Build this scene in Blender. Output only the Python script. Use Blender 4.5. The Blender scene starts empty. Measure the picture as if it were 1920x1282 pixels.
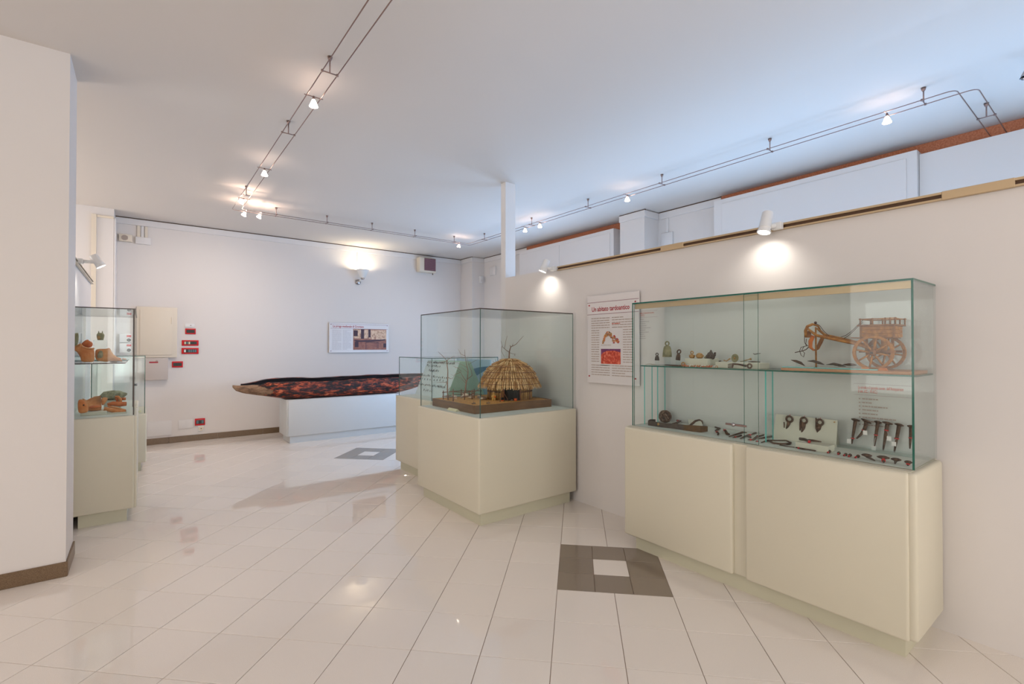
import bpy, bmesh, math, random
from mathutils import Vector, Matrix, noise
R = math.radians
S = bpy.context.scene
C = S.collection
rng = random.Random(7)

# ------------------------------------------------------------------ camera
EYE = Vector((0, 0, 1.44)); YAW = R(37.39); PITCH = R(0.572); FPX = 17.0/36*1920
cd = bpy.data.cameras.new('camera'); cd.lens = 17.0; cd.sensor_width = 36; cd.clip_start = .05
cam = bpy.data.objects.new('camera', cd); C.objects.link(cam)
cam.location = EYE; cam.rotation_euler = (R(90)+PITCH, 0, -YAW); S.camera = cam

# ------------------------------------------------------------------ colour management, world
vs = S.view_settings
vs.view_transform = 'Standard'; vs.look = 'None'; vs.gamma = 1; vs.use_curve_mapping = False
vs.exposure = 0.81
try:
    S.cycles.transparent_max_bounces = 24; S.cycles.max_bounces = 5; S.cycles.diffuse_bounces = 4
    S.cycles.glossy_bounces = 3; S.cycles.adaptive_threshold = .06; S.cycles.caustics_reflective = False; S.cycles.caustics_refractive = False
    S.cycles.sample_clamp_indirect = 6
except Exception: pass
W = bpy.data.worlds.new('world'); S.world = W; W.use_nodes = True
bg = W.node_tree.nodes['Background']; bg.inputs[0].default_value = (.75, .85, 1, 1); bg.inputs[1].default_value = .3

# ------------------------------------------------------------------ large area lights: daylight in the outer wall windows, and added fill
def area(name, loc, rot, sx, sy, power, col):
    l = bpy.data.lights.new(name, 'AREA'); l.shape = 'RECTANGLE'; l.size = sx; l.size_y = sy; l.energy = power; l.color = col
    o = bpy.data.objects.new(name, l); C.objects.link(o); o.location = loc; o.rotation_euler = rot
    return o
BLUE = (.36, .62, 1.0); NEUT = (1.0, .968, .93)
area('daylight_window_1', (5.56, 5.85, 1.75), (0, R(90), 0), 1.7, 2.0, 56, BLUE)
area('daylight_window_2', (5.56, 2.2, 1.75), (0, R(90), 0), 1.7, 1.9, 44, BLUE)
area('daylight_window_3', (5.56, -.6, 1.75), (0, R(90), 0), 1.7, 2.6, 42, BLUE)
area('daylight_window_4', (1.2, -3.4, 1.75), (R(90), 0, 0), 3.6, 2.2, 48, NEUT)  # added fill from behind the camera; the wall has no window
area('daylight_window_5', (-4.4, 1.0, 1.75), (0, R(-90), 0), 2.2, 4.4, 45, NEUT)  # added fill from the left side, no window built here
area('daylight_window_6', (-4.4, 7.2, 1.75), (0, R(-90), 0), 2.0, 2.4, 60, NEUT)  # added fill at the far left, likewise without a window

# ------------------------------------------------------------------ place helpers: a point seen at a pixel, on a plane of the room
_F = Vector((math.sin(YAW)*math.cos(PITCH), math.cos(YAW)*math.cos(PITCH), math.sin(PITCH)))
_R = Vector((math.cos(YAW), -math.sin(YAW), 0)); _D = _F.cross(_R)
def ray(x, y): return _R*((x-960)/FPX) + _D*((y-641)/FPX) + _F
def at_z(x, y, z): r = ray(x, y); return EYE + r*((z-EYE.z)/r.z)
def at_x(x, y, X): r = ray(x, y); return EYE + r*(X/r.x)
def at_y(x, y, Y): r = ray(x, y); return EYE + r*(Y/r.y)
def at_d(x, y, d): return EYE + ray(x, y)*d
def depth(p): return (Vector(p)-EYE).dot(_F)
def seen(p):
    d = Vector(p)-EYE; z = d.dot(_F)
    if z < .1: return None
    return 960+FPX*d.dot(_R)/z, 641+FPX*d.dot(_D)/z

# ------------------------------------------------------------------ materials
def lin(c):
    f = lambda v: v/12.92 if v <= .04045 else ((v+.055)/1.055)**2.4
    return tuple(f(v/255) for v in c)+(1,)
MATS = {}
def mat(name, col, rough=.6, metal=0, col2=None, scale=30, amount=.5, stretch=(1, 1, 1), bump=0, bscale=None, spec=.5, detail=6, coat=0, lo=.35, hi=.65, emit=0, randval=0):
    if name in MATS: return MATS[name]
    m = bpy.data.materials.new(name); m.use_nodes = True; nt = m.node_tree; b = nt.nodes['Principled BSDF']
    b.inputs['Base Color'].default_value = lin(col); b.inputs['Roughness'].default_value = rough; b.inputs['Metallic'].default_value = metal
    b.inputs['Specular IOR Level'].default_value = spec
    if coat: b.inputs['Coat Weight'].default_value = coat
    if emit: b.inputs['Emission Color'].default_value = lin(col); b.inputs['Emission Strength'].default_value = emit
    vec = None
    if col2 or bump:
        tc = nt.nodes.new('ShaderNodeTexCoord'); mp = nt.nodes.new('ShaderNodeMapping'); mp.inputs['Scale'].default_value = stretch
        nt.links.new(tc.outputs['Object'], mp.inputs['Vector']); vec = mp.outputs['Vector']
    out = None
    if col2:
        n = nt.nodes.new('ShaderNodeTexNoise'); n.inputs['Scale'].default_value = scale; n.inputs['Detail'].default_value = detail; n.inputs['Roughness'].default_value = .65
        nt.links.new(vec, n.inputs['Vector'])
        rp = nt.nodes.new('ShaderNodeValToRGB'); e = rp.color_ramp.elements
        e[0].position = lo; e[0].color = lin(col); e[1].position = hi; e[1].color = lin(col2)
        nt.links.new(n.outputs['Fac'], rp.inputs['Fac']); out = rp.outputs['Color']
    if randval:
        oi = nt.nodes.new('ShaderNodeObjectInfo'); mr = nt.nodes.new('ShaderNodeMapRange')
        mr.inputs['To Min'].default_value = 1-randval; mr.inputs['To Max'].default_value = 1+randval
        nt.links.new(oi.outputs['Random'], mr.inputs['Value'])
        hs = nt.nodes.new('ShaderNodeHueSaturation'); nt.links.new(mr.outputs['Result'], hs.inputs['Value'])
        if out: nt.links.new(out, hs.inputs['Color'])
        else: hs.inputs['Color'].default_value = lin(col)
        out = hs.outputs['Color']
    if out: nt.links.new(out, b.inputs['Base Color'])
    if bump:
        n2 = nt.nodes.new('ShaderNodeTexNoise'); n2.inputs['Scale'].default_value = bscale or scale; n2.inputs['Detail'].default_value = 5
        nt.links.new(vec, n2.inputs['Vector'])
        bp = nt.nodes.new('ShaderNodeBump'); bp.inputs['Strength'].default_value = bump; bp.inputs['Distance'].default_value = .01
        nt.links.new(n2.outputs['Fac'], bp.inputs['Height']); nt.links.new(bp.outputs['Normal'], b.inputs['Normal'])
    MATS[name] = m; return m
def ramp_mat(name, stops, scale, stretch=(1, 1, 1), rough=.6, bump=.5, detail=8, distort=0):
    m = bpy.data.materials.new(name); m.use_nodes = True; nt = m.node_tree; b = nt.nodes['Principled BSDF']; b.inputs['Roughness'].default_value = rough
    tc = nt.nodes.new('ShaderNodeTexCoord'); mp = nt.nodes.new('ShaderNodeMapping'); mp.inputs['Scale'].default_value = stretch
    nt.links.new(tc.outputs['Object'], mp.inputs['Vector'])
    n = nt.nodes.new('ShaderNodeTexNoise'); n.inputs['Scale'].default_value = scale; n.inputs['Detail'].default_value = detail; n.inputs['Roughness'].default_value = .7; n.inputs['Distortion'].default_value = distort
    nt.links.new(mp.outputs['Vector'], n.inputs['Vector'])
    rp = nt.nodes.new('ShaderNodeValToRGB'); cr = rp.color_ramp
    while len(cr.elements) < len(stops): cr.elements.new(.5)
    for e, (p, c) in zip(cr.elements, stops): e.position = p; e.color = lin(c)
    nt.links.new(n.outputs['Fac'], rp.inputs['Fac']); nt.links.new(rp.outputs['Color'], b.inputs['Base Color'])
    bp = nt.nodes.new('ShaderNodeBump'); bp.inputs['Strength'].default_value = bump; bp.inputs['Distance'].default_value = .02
    nt.links.new(n.outputs['Fac'], bp.inputs['Height']); nt.links.new(bp.outputs['Normal'], b.inputs['Normal'])
    MATS[name] = m; return m
def glass_mat(name, tint, refl=1.0):
    m = bpy.data.materials.new(name); m.use_nodes = True; nt = m.node_tree; nt.nodes.remove(nt.nodes['Principled BSDF'])
    o = nt.nodes['Material Output']; t = nt.nodes.new('ShaderNodeBsdfTransparent'); t.inputs[0].default_value = tint+(1,)
    g = nt.nodes.new('ShaderNodeBsdfGlossy'); g.inputs['Roughness'].default_value = .02
    fr = nt.nodes.new('ShaderNodeFresnel'); ge = nt.nodes.new('ShaderNodeNewGeometry'); ma = nt.nodes.new('ShaderNodeMapRange')
    ma.inputs['To Min'].default_value = 1.36; ma.inputs['To Max'].default_value = 1/1.36      # the same sheet seen from either side
    nt.links.new(ge.outputs['Backfacing'], ma.inputs['Value']); nt.links.new(ma.outputs['Result'], fr.inputs[0])
    mu = nt.nodes.new('ShaderNodeMath'); mu.operation = 'MULTIPLY'; mu.inputs[1].default_value = refl; nt.links.new(fr.outputs[0], mu.inputs[0])
    mx = nt.nodes.new('ShaderNodeMixShader'); nt.links.new(mu.outputs[0], mx.inputs[0]); nt.links.new(t.outputs[0], mx.inputs[1]); nt.links.new(g.outputs[0], mx.inputs[2])
    nt.links.new(mx.outputs[0], o.inputs[0]); MATS[name] = m; return m
M = {}
M['wall'] = mat('wall_paint', (226, 220, 216), .85, spec=.2, bump=.03, bscale=60)
M['ceil'] = mat('ceiling_paint', (218, 211, 205), .9, spec=.2)
M['white'] = mat('white_enamel', (232, 230, 228), .35)
M['white_paint'] = mat('white_joinery', (226, 222, 220), .55)
M['cream'] = mat('cream_plastic', (226, 214, 196), .5)
M['beige'] = mat('beige_laminate', (216, 209, 188), .38, spec=.45)
M['beige_in'] = mat('case_floor_laminate', (214, 218, 208), .5)
M['pedestal'] = mat('pedestal_laminate', (208, 208, 206), .4)
M['plinth'] = mat('plinth_laminate', (206, 202, 178), .45)
M['tile'] = mat('polished_tile', (228, 217, 207), .035, col2=(238, 229, 220), scale=420, detail=2, spec=.62, randval=.02)
M['tile_dark'] = mat('dark_granite_tile', (124, 110, 96), .09, col2=(150, 136, 120), scale=420, detail=2, spec=.55, randval=.05)
M['grout'] = mat('grout', (156, 130, 112), .9)
M['skirt'] = mat('brown_granite', (96, 74, 52), .3, col2=(134, 110, 84), scale=300, detail=2)
M['glass'] = glass_mat('case_glass', (.978, 1.0, .996))
M['glass_edge'] = mat('glass_edge_green', (20, 96, 80), .15)
M['glass_edge_grey'] = mat('glass_edge_grey_green', (66, 98, 90), .15)
M['glass_edge_teal'] = mat('glass_edge_teal', (92, 190, 180), .15)
M['glass_edge_dark'] = mat('glass_edge_brown', (64, 48, 40), .3)
M['acrylic'] = glass_mat('clear_acrylic', (.96, .985, .98), 1.0)
M['chrome'] = mat('chrome', (170, 165, 165), .2, 1)
M['rod'] = mat('copper_nickel_rod', (150, 128, 122), .3, 1)
M['dark'] = mat('dark_void', (22, 18, 16), .8)
M['red'] = mat('red_plastic', (206, 14, 26), .3)
M['blackp'] = mat('black_plastic', (30, 40, 36), .35)
M['teal_key'] = mat('teal_key_plastic', (86, 112, 118), .35)
M['grey_box'] = mat('grey_beige_metal', (200, 188, 180), .5)
M['pelmet'] = mat('pelmet_wood', (206, 136, 100), .6, col2=(176, 100, 64), scale=6, stretch=(1, 12, 12))  # orange-brown shading of the gap above the shutter boxes, put into the colour
M['track'] = mat('track_champagne', (196, 170, 134), .35, .3)
M['track_slot'] = mat('track_slot_brown', (84, 54, 26), .5)
M['iron'] = mat('rusted_iron', (52, 36, 26), .75, col2=(104, 74, 52), scale=60, bump=.6, bscale=120)
M['iron2'] = mat('dark_iron', (58, 46, 38), .7, col2=(92, 78, 64), scale=70, bump=.5, bscale=140)
M['bronze'] = mat('green_bronze', (120, 116, 78), .7, col2=(156, 148, 112), scale=40, bump=.5, bscale=80)
M['ochre'] = mat('ochre_bronze', (150, 104, 44), .6, col2=(190, 150, 90), scale=60, bump=.4)
M['terracotta'] = mat('terracotta', (196, 108, 48), .85, col2=(216, 146, 88), scale=14, bump=.3, bscale=60)
M['terracotta2'] = mat('red_terracotta', (178, 84, 36), .85, col2=(206, 118, 62), scale=18, bump=.3, bscale=60)
M['terracotta_pale'] = mat('pale_terracotta', (222, 160, 106), .85, col2=(200, 124, 66), scale=14, bump=.3, bscale=60)
M['stone'] = mat('grey_green_stone', (112, 112, 84), .9, col2=(172, 166, 136), scale=30, bump=.8, bscale=50)
M['cartwood'] = mat('cart_wood', (136, 80, 26), .6, col2=(184, 124, 52), scale=18, stretch=(3, 3, 3), bump=.3)
M['cartwood2'] = mat('dark_cart_wood', (112, 66, 28), .6, col2=(150, 96, 44), scale=18, bump=.3)
M['leather'] = mat('harness_leather', (72, 38, 22), .6)
M['slab'] = mat('slab_wood', (196, 148, 112), .6, col2=(178, 126, 90), scale=10, stretch=(8, 1, 8))
M['tray'] = mat('tray_wood', (98, 66, 40), .45, col2=(124, 88, 56), scale=8, stretch=(1, 1, 8))
M['sand'] = mat('model_sand', (216, 162, 84), .95, col2=(176, 118, 52), scale=60, bump=.8, bscale=160)
M['thatch'] = mat('thatch_straw', (220, 172, 110), .85, col2=(178, 126, 72), scale=40, stretch=(1, 1, 1), bump=.3, randval=.1)
M['thatch_pale'] = mat('pale_straw', (238, 202, 146), .85)
M['thatch_dark'] = mat('weathered_straw', (164, 114, 66), .85)
M['reed'] = mat('reed', (194, 150, 88), .85, col2=(146, 106, 58), scale=30, bump=.3)
M['twig'] = mat('twig_bark', (120, 82, 60), .8, col2=(150, 116, 92), scale=50)
M['fence'] = mat('fence_stick', (120, 74, 52), .8)
M['wool'] = mat('wool', (222, 206, 184), .95)
M['card'] = mat('cream_card', (222, 216, 178), .7)
M['paper'] = mat('white_tag', (232, 228, 222), .7)
M['block'] = mat('display_block', (204, 202, 184), .6)
M['board_w'] = mat('display_board_white', (214, 224, 226), .6)
M['board_g'] = mat('display_board_green', (170, 200, 178), .6)
M['board_b'] = mat('pale_blue_board', (186, 208, 228), .6)
M['blue'] = mat('blue_print', (66, 120, 160), .6)
M['sign'] = mat('sign_acrylic', (226, 220, 218), .2)
M['redink'] = mat('red_ink', (176, 40, 52), .6)
M['redink2'] = mat('orange_red_ink', (206, 90, 60), .6)
M['ink'] = mat('grey_ink', (178, 160, 148), .6)
M['ink2'] = mat('pale_grey_ink', (186, 176, 174), .6)
M['mauve'] = mat('mauve_ink', (150, 108, 118), .6)
M['cloth_y'] = mat('tan_clothing', (206, 160, 84), .9)
M['fire'] = mat('orange_embers', (226, 96, 24), .8)
M['orange_cloth'] = mat('orange_cloth', (222, 92, 30), .9)
M['log'] = mat('log_bark', (110, 84, 66), .9, col2=(150, 124, 104), scale=60)
M['hull'] = ramp_mat('waterlogged_oak', [(.40, (8, 3, 3)), (.47, (40, 12, 8)), (.53, (120, 40, 18)), (.60, (206, 88, 44)), (.66, (232, 140, 92)), (.74, (140, 100, 128))], 8, (1, 4, 4), .34, 1.0, 10, .25)
M['hull_inside'] = ramp_mat('charred_oak_hollow', [(.35, (8, 4, 3)), (.55, (30, 14, 9)), (.72, (74, 32, 18))], 5, (1, 5, 5), .6, .8)  # hollow coloured near black for the shade inside the hull
M['hull_tip'] = ramp_mat('pale_oak_end', [(.3, (60, 40, 28)), (.5, (140, 104, 76)), (.7, (186, 156, 124))], 5, (1, 4, 4), .6, .6)
M['lamp_glow'] = mat('halogen_glow', (255, 226, 205), .4, emit=14)
M['spot_glow'] = mat('spot_lens_glow', (255, 250, 240), .4, emit=9)
M['bulb'] = mat('bulb_glow', (255, 236, 200), .4, emit=10)
for k_ in ('lamp_glow', 'spot_glow', 'bulb'): M[k_].cycles.emission_sampling = 'NONE'      # each fitting has its own lamp

# ------------------------------------------------------------------ mesh builder
def frame(d):
    d = Vector(d).normalized(); a = Vector((0, 0, 1)) if abs(d.z) < .9 else Vector((1, 0, 0))
    u = d.cross(a).normalized(); return u, d.cross(u).normalized()
class MB:
    def __init__(s): s.v = []; s.f = []; s.m = []; s.mats = []
    def mi(s, m):
        if m is None: return 0
        if m not in s.mats: s.mats.append(m)
        return s.mats.index(m)
    def add(s, vs, fs, m=None, mx=None):
        k = len(s.v); s.v += [tuple(mx @ Vector(p)) if mx else tuple(p) for p in vs]; i = s.mi(m)
        for f in fs: s.f.append(tuple(k+q for q in f)); s.m.append(i)
        return s
    def box(s, a, b, m=None, mx=None):
        (x0, y0, z0), (x1, y1, z1) = a, b
        return s.add([(x0, y0, z0), (x1, y0, z0), (x1, y1, z0), (x0, y1, z0), (x0, y0, z1), (x1, y0, z1), (x1, y1, z1), (x0, y1, z1)],
                     [(0, 3, 2, 1), (4, 5, 6, 7), (0, 1, 5, 4), (1, 2, 6, 5), (2, 3, 7, 6), (3, 0, 4, 7)], m, mx)
    def rbox(s, a, b, r=.01, seg=2, m=None, mx=None):
        bm = bmesh.new(); bmesh.ops.create_cube(bm, size=1)
        c = (Vector(a)+Vector(b))/2; d = Vector(b)-Vector(a)
        for v in bm.verts: v.co = Vector((v.co.x*d.x, v.co.y*d.y, v.co.z*d.z))+c
        bmesh.ops.bevel(bm, geom=bm.edges[:], offset=r, segments=seg, profile=.5, affect='EDGES')
        return s.bm(bm, m, mx)
    def bm(s, bm, m=None, mx=None):
        bm.verts.index_update()
        s.add([v.co.copy() for v in bm.verts], [[v.index for v in f.verts] for f in bm.faces], m, mx); bm.free(); return s
    def tube(s, pts, rad, n=8, m=None, cap=True, closed=False, mx=None, flat=1.0, upv=None):
        pts = [Vector(p) for p in pts]; N = len(pts)
        if not hasattr(rad, '__len__'): rad = [rad]*N
        vs = []; fs = []; pu = None
        for i, p in enumerate(pts):
            if closed: d = pts[(i+1) % N]-pts[i-1]
            else: d = pts[min(i+1, N-1)]-pts[max(i-1, 0)]
            if d.length < 1e-9: d = Vector((0, 0, 1))
            d.normalize()
            if pu is None: u = Vector(upv).cross(d).normalized() if upv else frame(d)[0]
            else:
                u = pu-d*pu.dot(d)
                u = u.normalized() if u.length > 1e-6 else frame(d)[0]
            pu = u; w = d.cross(u)
            for k in range(n):
                a = 2*math.pi*k/n; vs.append(p+(u*math.cos(a)+w*math.sin(a)*flat)*rad[i])
        for i in range(N if closed else N-1):
            j = (i+1) % N
            for k in range(n): fs.append((i*n+k, i*n+(k+1) % n, j*n+(k+1) % n, j*n+k))
        if cap and not closed:
            fs.append(tuple(reversed(range(n)))); fs.append(tuple((N-1)*n+k for k in range(n)))
        return s.add(vs, fs, m, mx)
    def lathe(s, prof, c, axis=(0, 0, 1), n=20, m=None, close=False, sy=1.0):
        c = Vector(c); d = Vector(axis).normalized(); u, w = frame(d); vs = []; fs = []; N = len(prof)
        for r, z in prof:
            for k in range(n):
                a = 2*math.pi*k/n; vs.append(c+d*z+(u*math.cos(a)+w*math.sin(a)*sy)*r)
        for i in range(N if close else N-1):
            j = (i+1) % N
            for k in range(n): fs.append((i*n+k, j*n+k, j*n+(k+1) % n, i*n+(k+1) % n))
        if not close:
            if prof[0][0] > 1e-6: fs.append(tuple(range(n)))
            if prof[-1][0] > 1e-6: fs.append(tuple(reversed([(N-1)*n+k for k in range(n)])))
        return s.add(vs, fs, m)
    def prism(s, poly, o, u, v, t, m=None, taper=1.0):
        o = Vector(o); u = Vector(u); v = Vector(v); w = u.cross(v).normalized(); n = len(poly)
        cx = sum(p[0] for p in poly)/n; cy = sum(p[1] for p in poly)/n
        vs = [o+u*a+v*b for a, b in poly]+[o+u*(cx+(a-cx)*taper)+v*(cy+(b-cy)*taper)+w*t for a, b in poly]
        fs = [tuple(reversed(range(n))), tuple(range(n, 2*n))]+[(i, (i+1) % n, n+(i+1) % n, n+i) for i in range(n)]
        return s.add(vs, fs, m)
    def blob(s, c, r, seed=0, amt=.15, sub=2, fr=1.6, m=None, rot=None):
        bm = bmesh.new(); bmesh.ops.create_icosphere(bm, subdivisions=sub, radius=1)
        if not hasattr(r, '__len__'): r = (r, r, r)
        for v in bm.verts:
            k = 1+amt*noise.noise(v.co*fr+Vector((seed*3.1, seed*7.7, seed*1.3))); q = Vector((v.co.x*r[0], v.co.y*r[1], v.co.z*r[2]))*k
            if rot: q = rot @ q
            v.co = q+Vector(c)
        return s.bm(bm, m)
    def build(s, name, m=None, parent=None, smooth=False, origin=None):
        me = bpy.data.meshes.new(name)
        if parent is not None: o0 = root_loc(parent)
        elif origin is not None: o0 = Vector(origin)
        else:
            xs = [p[0] for p in s.v]; ys = [p[1] for p in s.v]; o0 = Vector(((min(xs)+max(xs))/2, (min(ys)+max(ys))/2, min(p[2] for p in s.v)))
        me.from_pydata([tuple(Vector(p)-o0) for p in s.v], [], s.f)
        if s.mats:
            for q in s.mats: me.materials.append(M[q])
            me.polygons.foreach_set('material_index', s.m)
        if m: 
            if s.mats: pass
            else: me.materials.append(M[m])
        if smooth: me.polygons.foreach_set('use_smooth', [True]*len(me.polygons))
        me.update(); o = bpy.data.objects.new(name, me); C.objects.link(o)
        if parent is not None: o.parent = parent
        else: o.location = o0
        return o
def root_loc(o):
    while o.parent: o = o.parent
    return o.location
def tag(o, label=None, cat=None, group=None, kind=None):
    if label: o['label'] = label
    if cat: o['category'] = cat
    if group: o['group'] = group
    if kind: o['kind'] = kind
    return o
def thing(name, label, cat, loc, group=None):
    o = bpy.data.objects.new(name, None); o.empty_display_size = .05; C.objects.link(o); o.location = Vector(loc)
    return tag(o, label, cat, group)
def struct(name, mb, m, parent=None, smooth=False):
    o = mb.build(name, m, parent, smooth)
    if parent is None: o['kind'] = 'structure'
    return o
def autosmooth(o, ang=40):
    me = o.data; bm = bmesh.new(); bm.from_mesh(me)
    for f in bm.faces: f.smooth = True
    for e in bm.edges:
        if len(e.link_faces) == 2 and e.calc_face_angle(0) > R(ang): e.smooth = False
    bm.to_mesh(me); bm.free(); return o
def remesh(o, size):
    md = o.modifiers.new('remesh', 'REMESH'); md.mode = 'VOXEL'; md.voxel_size = size; md.use_smooth_shade = True; return o
def light_point(name, loc, power, col, rad=.01):
    l = bpy.data.lights.new(name, 'POINT'); l.energy = power; l.color = col; l.shadow_soft_size = rad
    o = bpy.data.objects.new(name, l); C.objects.link(o); o.location = loc; return o
def light_spot(name, loc, aim, power, col, ang=100, blend=.9, rad=.03):
    l = bpy.data.lights.new(name, 'SPOT'); l.energy = power; l.color = col; l.spot_size = R(ang); l.spot_blend = blend; l.shadow_soft_size = rad
    o = bpy.data.objects.new(name, l); C.objects.link(o); o.location = loc
    o.rotation_euler = (Vector(aim)-Vector(loc)).to_track_quat('-Z', 'Y').to_euler(); return o
def text_obj(name, body, size, o, u, v, m, parent, bold=0.0, align='LEFT', fit=None):
    cu = bpy.data.curves.new(name, 'FONT'); cu.body = body; cu.size = size; cu.align_x = align; cu.offset = bold; cu.resolution_u = 3
    t = bpy.data.objects.new(name, cu); C.objects.link(t)
    me = bpy.data.meshes.new_from_object(t.evaluated_get(bpy.context.evaluated_depsgraph_get()))
    bpy.data.objects.remove(t); bpy.data.curves.remove(cu)
    u = Vector(u).normalized(); v = Vector(v).normalized(); w = max([p.co.x for p in me.vertices] or [1])
    k = fit/w if fit else 1
    lo = root_loc(parent)
    for p in me.vertices: p.co = Vector(o)+u*(p.co.x*k)+v*p.co.y-lo
    me.materials.clear(); me.materials.append(M[m]); me.name = name
    ob = bpy.data.objects.new(name, me); C.objects.link(ob); ob.parent = parent; return ob

# ================================================================== THE SETTING
ZC = 3.30; XR = 3.24; YB = 8.87; XO = 5.70; PT = 2.215
T = 1/3; s2 = math.sqrt(.5); U0 = -.116; V0 = 2.23      # tile grid, turned 45 degrees to the room
def tile_xy(i, j): u = U0+i*T; v = V0+j*T; return Vector(((u+v)*s2, (v-u)*s2, 0))
fl = MB().box((-4.6, -3.6, -.10), (XO+.1, YB+.1, -.004)); floor = struct('floor', fl, 'grout')
def tile_mesh(name, size, m, gap=.0030):
    h = size/2-gap/2; c = .0012; vs = []
    for zz, k in ((-.008, h), (-c, h), (0, h-c)):
        for a, b in ((-1, -1), (1, -1), (1, 1), (-1, 1)):
            vs.append(((a*k+b*k)*s2, (b*k-a*k)*s2, zz))
    fs = [(8, 11, 10, 9)]
    for r in (0, 4):
        for q in range(4): fs.append((r+q, r+4+q, r+4+(q+1) % 4, r+(q+1) % 4))
    me = bpy.data.meshes.new(name); me.from_pydata(vs, [], fs); me.materials.append(M[m]); me.update(); return me
tm = tile_mesh('tile', T, 'tile'); tms = tile_mesh('tile_small_dark', T*2/3, 'tile_dark'); tml = tile_mesh('tile_small_light', T*2/3, 'tile')
PATT = [(0, 2), (-9, 11)]
rest = MB(); base_v = [v.co.copy() for v in tm.vertices]; base_f = [tuple(p.vertices) for p in tm.polygons]
cand = []
for i in range(-40, 41):
    for j in range(-40, 41):
        c = tile_xy(i+.5, j+.5)
        if not (-4.7 < c.x < XO+.2 and -3.7 < c.y < YB+.25): continue
        if any(a <= i < a+2 and b <= j < b+2 for a, b in PATT): continue
        vis = False
        if -.75 < c.x < 3.55 and 0 < c.y < YB+.2 and not (c.x > XR+.2 and c.y < 4.4):
            for q in base_v[8:]:
                sp = seen(c+q)
                if sp and -20 < sp[0] < 1940 and sp[1] < 1300: vis = True
        cand.append((c, vis))
near = sorted([c for c, v in cand if v], key=lambda c: c.length)
for c in near[:290]:
    o = bpy.data.objects.new('tile', tm); C.objects.link(o); o.parent = floor; o.location = c-floor.location
for c in near[290:]+[c for c, v in cand if not v]: rest.add([c+q for q in base_v], base_f)
ro = rest.build('tile_field', 'tile', floor); ro['kind'] = 'stuff'
for a, b in PATT:
    for p in range(3):
        for q in range(3):
            c = tile_xy(a+(p+.5)*2/3, b+(q+.5)*2/3)
            o = bpy.data.objects.new('tile', tml if p == q == 1 else tms); C.objects.link(o); o.parent = floor; o.location = c-floor.location
            if not (p == q == 1): o['label'] = 'small dark granite tile'

struct('ceiling', MB().box((-4.6, -3.6, ZC), (XO+.1, YB+.1, ZC+.12)), 'ceil')
struct('wall_back', MB().box((-4.6, YB, 0), (XO+.1, YB+.12, ZC)), 'wall')
struct('wall_left', MB().box((-4.6, -3.6, 0), (-4.48, YB, ZC)), 'wall')
struct('wall_front', MB().box((-4.48, -3.6, 0), (XO, -3.48, ZC)), 'wall')
struct('wall_outer', MB().box((XO, -3.6, 0), (XO+.1, YB, ZC)), 'wall')
struct('wall_right', MB().box((XR, -3.4, 0), (XR+.14, 4.36, PT)), 'wall')
struct('wall_post', MB().box((XR, 4.36, 0), (XR+.14, 4.445, ZC)), 'white_paint')
struct('wall_pillar', MB().box((-2.2, 4.13, 0), (-.375, 4.53, ZC)), 'wall')
struct('wall_partition_left', MB().box((-.62, 4.53, 0), (-.49, 7.60, PT)), 'wall')
struct('wall_pilaster_left', MB().box((-.72, 8.44, 0), (-.315, YB, ZC)), 'wall')
struct('wall_pilaster_corner', MB().box((5.40, 8.42, 0), (XO, YB, ZC)), 'wall')
struct('wall_column', MB().box((5.39, 4.10, 0), (XO, 4.52, ZC)), 'wall')
# skirtings
def skirting(name, runs):
    root = bpy.data.objects.new(name, None); C.objects.link(root); root['kind'] = 'structure'; root.location = Vector(runs[0][0])
    for (a, b, axis) in runs:
        a = Vector(a); b = Vector(b); L = (b-a).length; n = max(1, round(L/.66)); d = (b-a)/n
        for k in range(n):
            p = a+d*k; q = a+d*(k+1); e = .0012
            lo = Vector((min(p.x, q.x), min(p.y, q.y), 0)); hi = Vector((max(p.x, q.x), max(p.y, q.y), .092))
            if axis == 'x': lo.x += e; hi.x -= e; lo.y -= .011
            else: lo.y += e; hi.y -= e; hi.x += .011
            MB().rbox(lo, hi, .0025, 1).build('skirting_piece', 'skirt', root)
skirting('baseboard_back', [((-.315, YB, 0), (5.40, YB, 0), 'x')])
skirting('baseboard_pillar', [((-2.2, 4.13, 0), (-.364, 4.13, 0), 'x'), ((-.375, 4.13, 0), (-.375, 4.53, 0), 'y')])
# cable trunking under the ceiling: a brown strip painted as shade in the gap, and a cream channel
def trunk(name, a, b, m='cream'): 
    return struct(name, MB().rbox(a, b, .003, 1), m)
trunk('trim_1', (-.315, YB-.022, ZC-.10), (5.40, YB, ZC-.012), 'white_paint')
trunk('trim_2', (5.378, 8.42, ZC-.10), (5.40, YB-.03, ZC-.012), 'white_paint')
trunk('trim_3', (5.378, 8.398, ZC-.10), (XO-.023, 8.42, ZC-.012), 'white_paint')
trunk('trim_4', (XO-.022, 6.98, ZC-.10), (XO, 8.398, ZC-.012), 'white_paint')
trunk('trim_5', (5.365, 4.078, ZC-.10), (5.39, 4.52, ZC-.012), 'white_paint')
trunk('trim_6', (5.39, 4.078, ZC-.10), (XO-.023, 4.10, ZC-.012), 'white_paint')
trunk('trim_7', (XO-.022, 3.17, ZC-.10), (XO, 4.078, ZC-.012), 'white_paint')
a = at_y(172, 400, 8.42); b = at_y(180, 530, 8.42)
trunk('trim_8', (a.x, 8.418, 1.9), (b.x, 8.44, a.z))
trunk('trim_9', (b.x+.002, 8.424, a.z-.035), (-.315, 8.44, a.z-.005))
trunk('trim_10', (-.313, 8.44, 1.2), (-.297, YB-.002, 3.18), 'white_paint')
struct('trim_11', MB().box((-.313, YB-.024, ZC-.012), (5.40, YB-.001, ZC-.004)), 'track_slot')
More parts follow.
